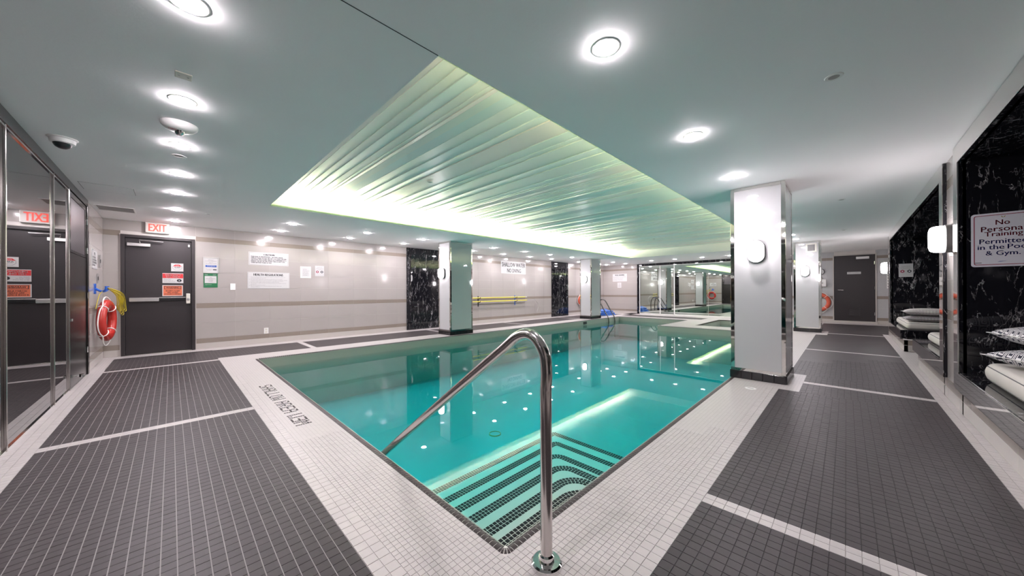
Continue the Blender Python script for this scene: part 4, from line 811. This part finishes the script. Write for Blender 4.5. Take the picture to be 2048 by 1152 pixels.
def life_ring(label, loc, ax, R, r, mat, tilt=0.):
    g = thing('life_ring', label, 'life ring', loc, None, *ax)
    part('ring', MB().torus(R-r, r, 44, 16, .75), mat, g, 1.2, False)
    pts = []
    for q in range(4):
        a0 = PI/4+PI/2*q
        for k in range(6): a = a0+PI/2*k/6; e = math.sin(PI*k/6); rr = R+.004+.035*e; pts.append((rr*math.cos(a), rr*math.sin(a)-.03*e*(1 if math.sin(a) < .3 else 0), .01-.02*e))
    part('grab_rope', MB().tube(spline(pts, 3, True), .008, 8, closed=True), 'rope_white', g, 1.2, False)
    for q in range(4):
        a = PI/4+PI/2*q; c = Vector(((R-r)*math.cos(a), (R-r)*math.sin(a), 0)); e = Vector((math.cos(a), math.sin(a), 0)); zz = Vector((0, 0, 1))
        part('rope_band', MB().tube([c+(e*math.cos(b)+zz*math.sin(b)*.75)*(r+.003) for b in [2*PI*j/16 for j in range(16)]], .007, 6, closed=True), 'rope_white', g, 1.2, False)
    return g
life_ring('bright red life ring hanging under the yellow rope by the exit door', (-8.36, YL+.115, .70), ((-math.cos(.13), math.sin(.13), 0), (math.sin(.13), math.cos(.13), 0)), .33, .07, 'ring_red')
life_ring('orange life ring on the tiled wall behind the column by the ladder', (XW+.06, 14.06, .69), AX_XP, .30, .055, 'ring_orange')
life_ring('orange life ring on the end wall beneath the white telephone box', (-.71, YE-.062, .70), AX_YM, .33, .058, 'ring_orange')
hk = thing('rope_hook', 'blue plastic double hook on the return wall above the life ring', 'hook', (-8.3, YL, 1.2), None, *AX_YP)
part('back_plate', MB().prism(rrect(.10, .16, .02), 0, .012), 'hook_blue', hk, None, False)
for e in (-1, 1): part('prong', MB().tube(spline([(e*.02, .0, .01), (e*.05, -.03, .05), (e*.09, -.04, .09), (e*.12, -.01, .12), (e*.125, .04, .125)], 5), .014, 10), 'hook_blue', hk, 1.2, False)
rp = thing('throw_rope', 'coil of thin yellow rope draped over the blue hook', 'rope', (-8.3, YL+.1, 1.17))
random.seed(3)
for k in range(6):
    sx = random.uniform(-.04, .04); ln = random.uniform(.18, .34); wd = random.uniform(.22, .42)
    yo = YL+.20+.012*k; pts = [(-8.42+sx, YL+.13, 1.20), (-8.46-wd*.3, yo, 1.08), (-8.48-wd*.7, yo, 1.14-ln), (-8.50-wd, yo+.02, 1.10-ln), (-8.56-wd, yo+.02, 1.16-ln), (-8.50-wd*.6, yo, 1.12), (-8.40+sx, YL+.14, 1.21)]
    part('strand', MB().tube(spline(pts, 6, True), 0.0042, 6, closed=True), 'rope_yellow', rp, 1.2)
part('strand', MB().tube(spline([(-8.26, YL+.1, 1.18), (-8.1, YL+.07, 1.12), (-7.98, YL+.06, 1.02), (-7.9, YL+.05, .9)], 6), 0.0042, 6), 'rope_yellow', rp, 1.2)
part('strand', MB().tube(spline([(-8.6, YL+.14, .78), (-8.7, YL+.15, .70), (-8.82, YL+.14, .66), (-8.75, YL+.15, .60), (-8.9, YL+.14, .58)], 6), 0.0042, 6), 'rope_yellow', rp, 1.2)
# rescue poles on the long wall
xp = XW+.09
z_u, z_l = .905, .775
p1 = thing('rescue_pole', 'long yellow rescue pole with a thin wire crook, lower of two', 'pole', (xp, 8.2, z_l))
part('shaft', MB().tube([(xp, 6.3, z_l), (xp, 10.05, z_l)], .018, 12), 'pole_yellow', p1, 1.0)
part('crook', MB().tube(spline([(xp, 10.05, z_l), (xp, 10.45, z_l+.005), (xp, 10.68, z_l-.09), (xp, 10.76, z_l-.28), (xp, 10.66, z_l-.5)], 8), .008, 8), 'aluminium', p1, 1.2)
p2 = thing('rescue_pole', 'long yellow reaching pole, upper of two on the wall brackets', 'pole', (xp, 8.2, z_u)); part('shaft', MB().tube([(xp, 6.25, z_u), (xp, 9.95, z_u)], .018, 12), 'pole_yellow', p2, 1.0)
part('tip', MB().tube([(xp, 9.95, z_u), (xp, 10.06, z_u)], .012, 10), 'aluminium', p2, 1.0)
for yy, lab in ((7.6, 'black pole bracket on the tiled wall nearer the pale column'), (9.45, 'black pole bracket with blue lower arm below the no diving sign')):
    bk = thing('pole_bracket', lab, 'bracket', (XW, yy, .8))
    part('back_plate', MB().cbox(XW, XW+.012, yy-.02, yy+.02, .60, .97, .003), 'hook_blue' if yy > 9 else 'dark_plastic', bk)
    for z in (z_u, z_l): part('arm', MB().tube(spline([(XW+.01, yy, z-.03), (XW+.06, yy, z-.032), (xp, yy, z-.03), (xp+.035, yy, z-.01), (xp+.035, yy, z+.02)], 4), .010, 8), 'dark_plastic', bk, 1.0)
# blue sheeting heap behind the ladder
random.seed(11)
bl = thing('blue_sheeting', 'crumpled heap of blue plastic sheeting beyond the pool ladder', 'sheeting', (-8.15, 14.35, 0))
for lay in range(3):
    mb = MB(); nx, ny = 14, 14; zz0 = .02+lay*.085; sx_, sy_ = .42-.05*lay, .42-.05*lay; hv = {}
    for i in range(nx+1):
        for j in range(ny+1):
            u, v = i/nx*2-1, j/ny*2-1; e = max(0, 1-max(abs(u), abs(v))**4); hv[(i, j)] = zz0+.075*e+.035*math.sin(5*u+lay)*math.cos(4*v+2*lay)*e+random.uniform(-.012, .012)*e
    V = [(-8.15+(i/nx*2-1)*sx_*(1+.06*math.sin(7*j/ny)), 14.35+(j/ny*2-1)*sy_*(1+.06*math.sin(6*i/nx)), hv[(i, j)]) for i in range(nx+1) for j in range(ny+1)]
    W = [(x, y, max(0.0, z-.06)) for x, y, z in V]; n = len(V); q = lambda i, j: i*(ny+1)+j
    F_ = [(q(i, j), q(i+1, j), q(i+1, j+1), q(i, j+1)) for i in range(nx) for j in range(ny)]
    Fb = [(n+q(i, j+1), n+q(i+1, j+1), n+q(i+1, j), n+q(i, j)) for i in range(nx) for j in range(ny)]
    rim = [q(i, 0) for i in range(nx)]+[q(nx, j) for j in range(ny)]+[q(i, ny) for i in range(nx, 0, -1)]+[q(0, j) for j in range(ny, 0, -1)]
    mb.add(V+W, F_+Fb+[(rim[k], n+rim[k], n+rim[(k+1) % len(rim)], rim[(k+1) % len(rim)]) for k in range(len(rim))]); part('fold', mb, 'tarp_blue', bl, .5)
# mats and pillows in the niches
def mat(label, x0, x1, y0, y1, z0, z1):
    m = thing('seat_mat', label, 'mat', ((x0+x1)/2, (y0+y1)/2, z0)); w_, d_, h_ = (x1-x0)/2, (y1-y0)/2, z1-z0; rings = []; nn = 24
    for k in range(nn+1):
        a = -PI/2+PI*k/nn; ins = .045*(1-math.cos(a)); zz = h_/2+h_/2*math.sin(a)
        ring = [(x, y, zz) for x, y in rrect(2*(w_-ins), 2*(d_-ins), .06, 6)]; rings.append(ring)
    part('cover', MB().loft(rings), 'cushion_white', m, 1.0, False)
    for zz, kk in ((h_*.82, .012), (h_*.18, .012)): part('piping', MB().tube([(x, y, zz) for x, y in rrect(2*(w_-kk), 2*(d_-kk), .06, 6)], .004, 6, closed=True), 'piping', m, 1.2, False)
    return m
def pillow(label, x, y, z, sx, sy, h_, rz, mt, group=None, tilt=0.):
    p = thing('throw_pillow', label, 'pillow', (x, y, z), group); n = 22; V = []
    for s in (1, -1):
        for i in range(n+1):
            for j in range(n+1):
                u, v = i/n*2-1, j/n*2-1; e = ((1-u*u)*(1-v*v)); pu = 1-.09*(1-v*v)*abs(u)**3*0; q = 1-.10*(1-abs(v)**2)*(abs(u)**4) ; qq = 1-.10*(1-abs(u)**2)*(abs(v)**4)
                V.append((u*sx*q, v*sy*qq, h_/2+s*h_/2*max(0, e)**.42))
    m = (n+1)**2; q = lambda i, j: i*(n+1)+j; F_ = []
    for i in range(n):
        for j in range(n): F_ += [(q(i, j), q(i+1, j), q(i+1, j+1), q(i, j+1)), (m+q(i, j+1), m+q(i+1, j+1), m+q(i+1, j), m+q(i, j))]
    part('cover', MB().add(V, F_), mt, p, 1.2, False)
    part('seam', MB().tube([(a*sx, b*sy, h_/2) for a, b in [(u/8, -1) for u in range(-8, 8)]+[(1, u/8) for u in range(-8, 8)]+[(-u/8, 1) for u in range(-8, 8)]+[(-1, -u/8) for u in range(-8, 8)]] and [(u*sx*(1-.10*(1-v*v)*u**4), v*sy*(1-.10*(1-u*u)*v**4), h_/2) for u, v in [(k/8, -1) for k in range(-8, 8)]+[(1, k/8) for k in range(-8, 8)]+[(-k/8, 1) for k in range(-8, 8)]+[(-1, -k/8) for k in range(-8, 8)]], .003, 6, closed=True), 'rope_white', p, 1.2, False)
    p.rotation_euler = (0, tilt, rz); return p
bz = .379
mat('thick white seat mat under two black and white patterned pillows', .80, 1.45, 2.3, 4.72, bz, bz+.155)
mat('thick white seat mat under two grey woven pillows', .80, 1.45, 9.75, 11.55, bz, bz+.14)
mat('thick white seat mat lying bare on the short niche bench', .84, 1.45, 6.3, 7.8, bz, bz+.135)
pillow('black and white Greek key pillow resting on the white mat', 1.14, 4.34, bz+.155, .30, .30, .165, .35, 'greek_key')
pillow('black and white Greek key pillow on top of a matching pillow', 1.135, 4.36, bz+.32, .30, .30, .17, .12, 'greek_key')
pillow('dark grey woven pillow between the mat and a lighter pillow', 1.10, 10.0, bz+.141, .33, .22, .12, .05, 'weave_grey')
pillow('light grey woven pillow on top of a darker pillow', 1.10, 10.0, bz+.258, .33, .22, .14, -.03, 'weave_light')
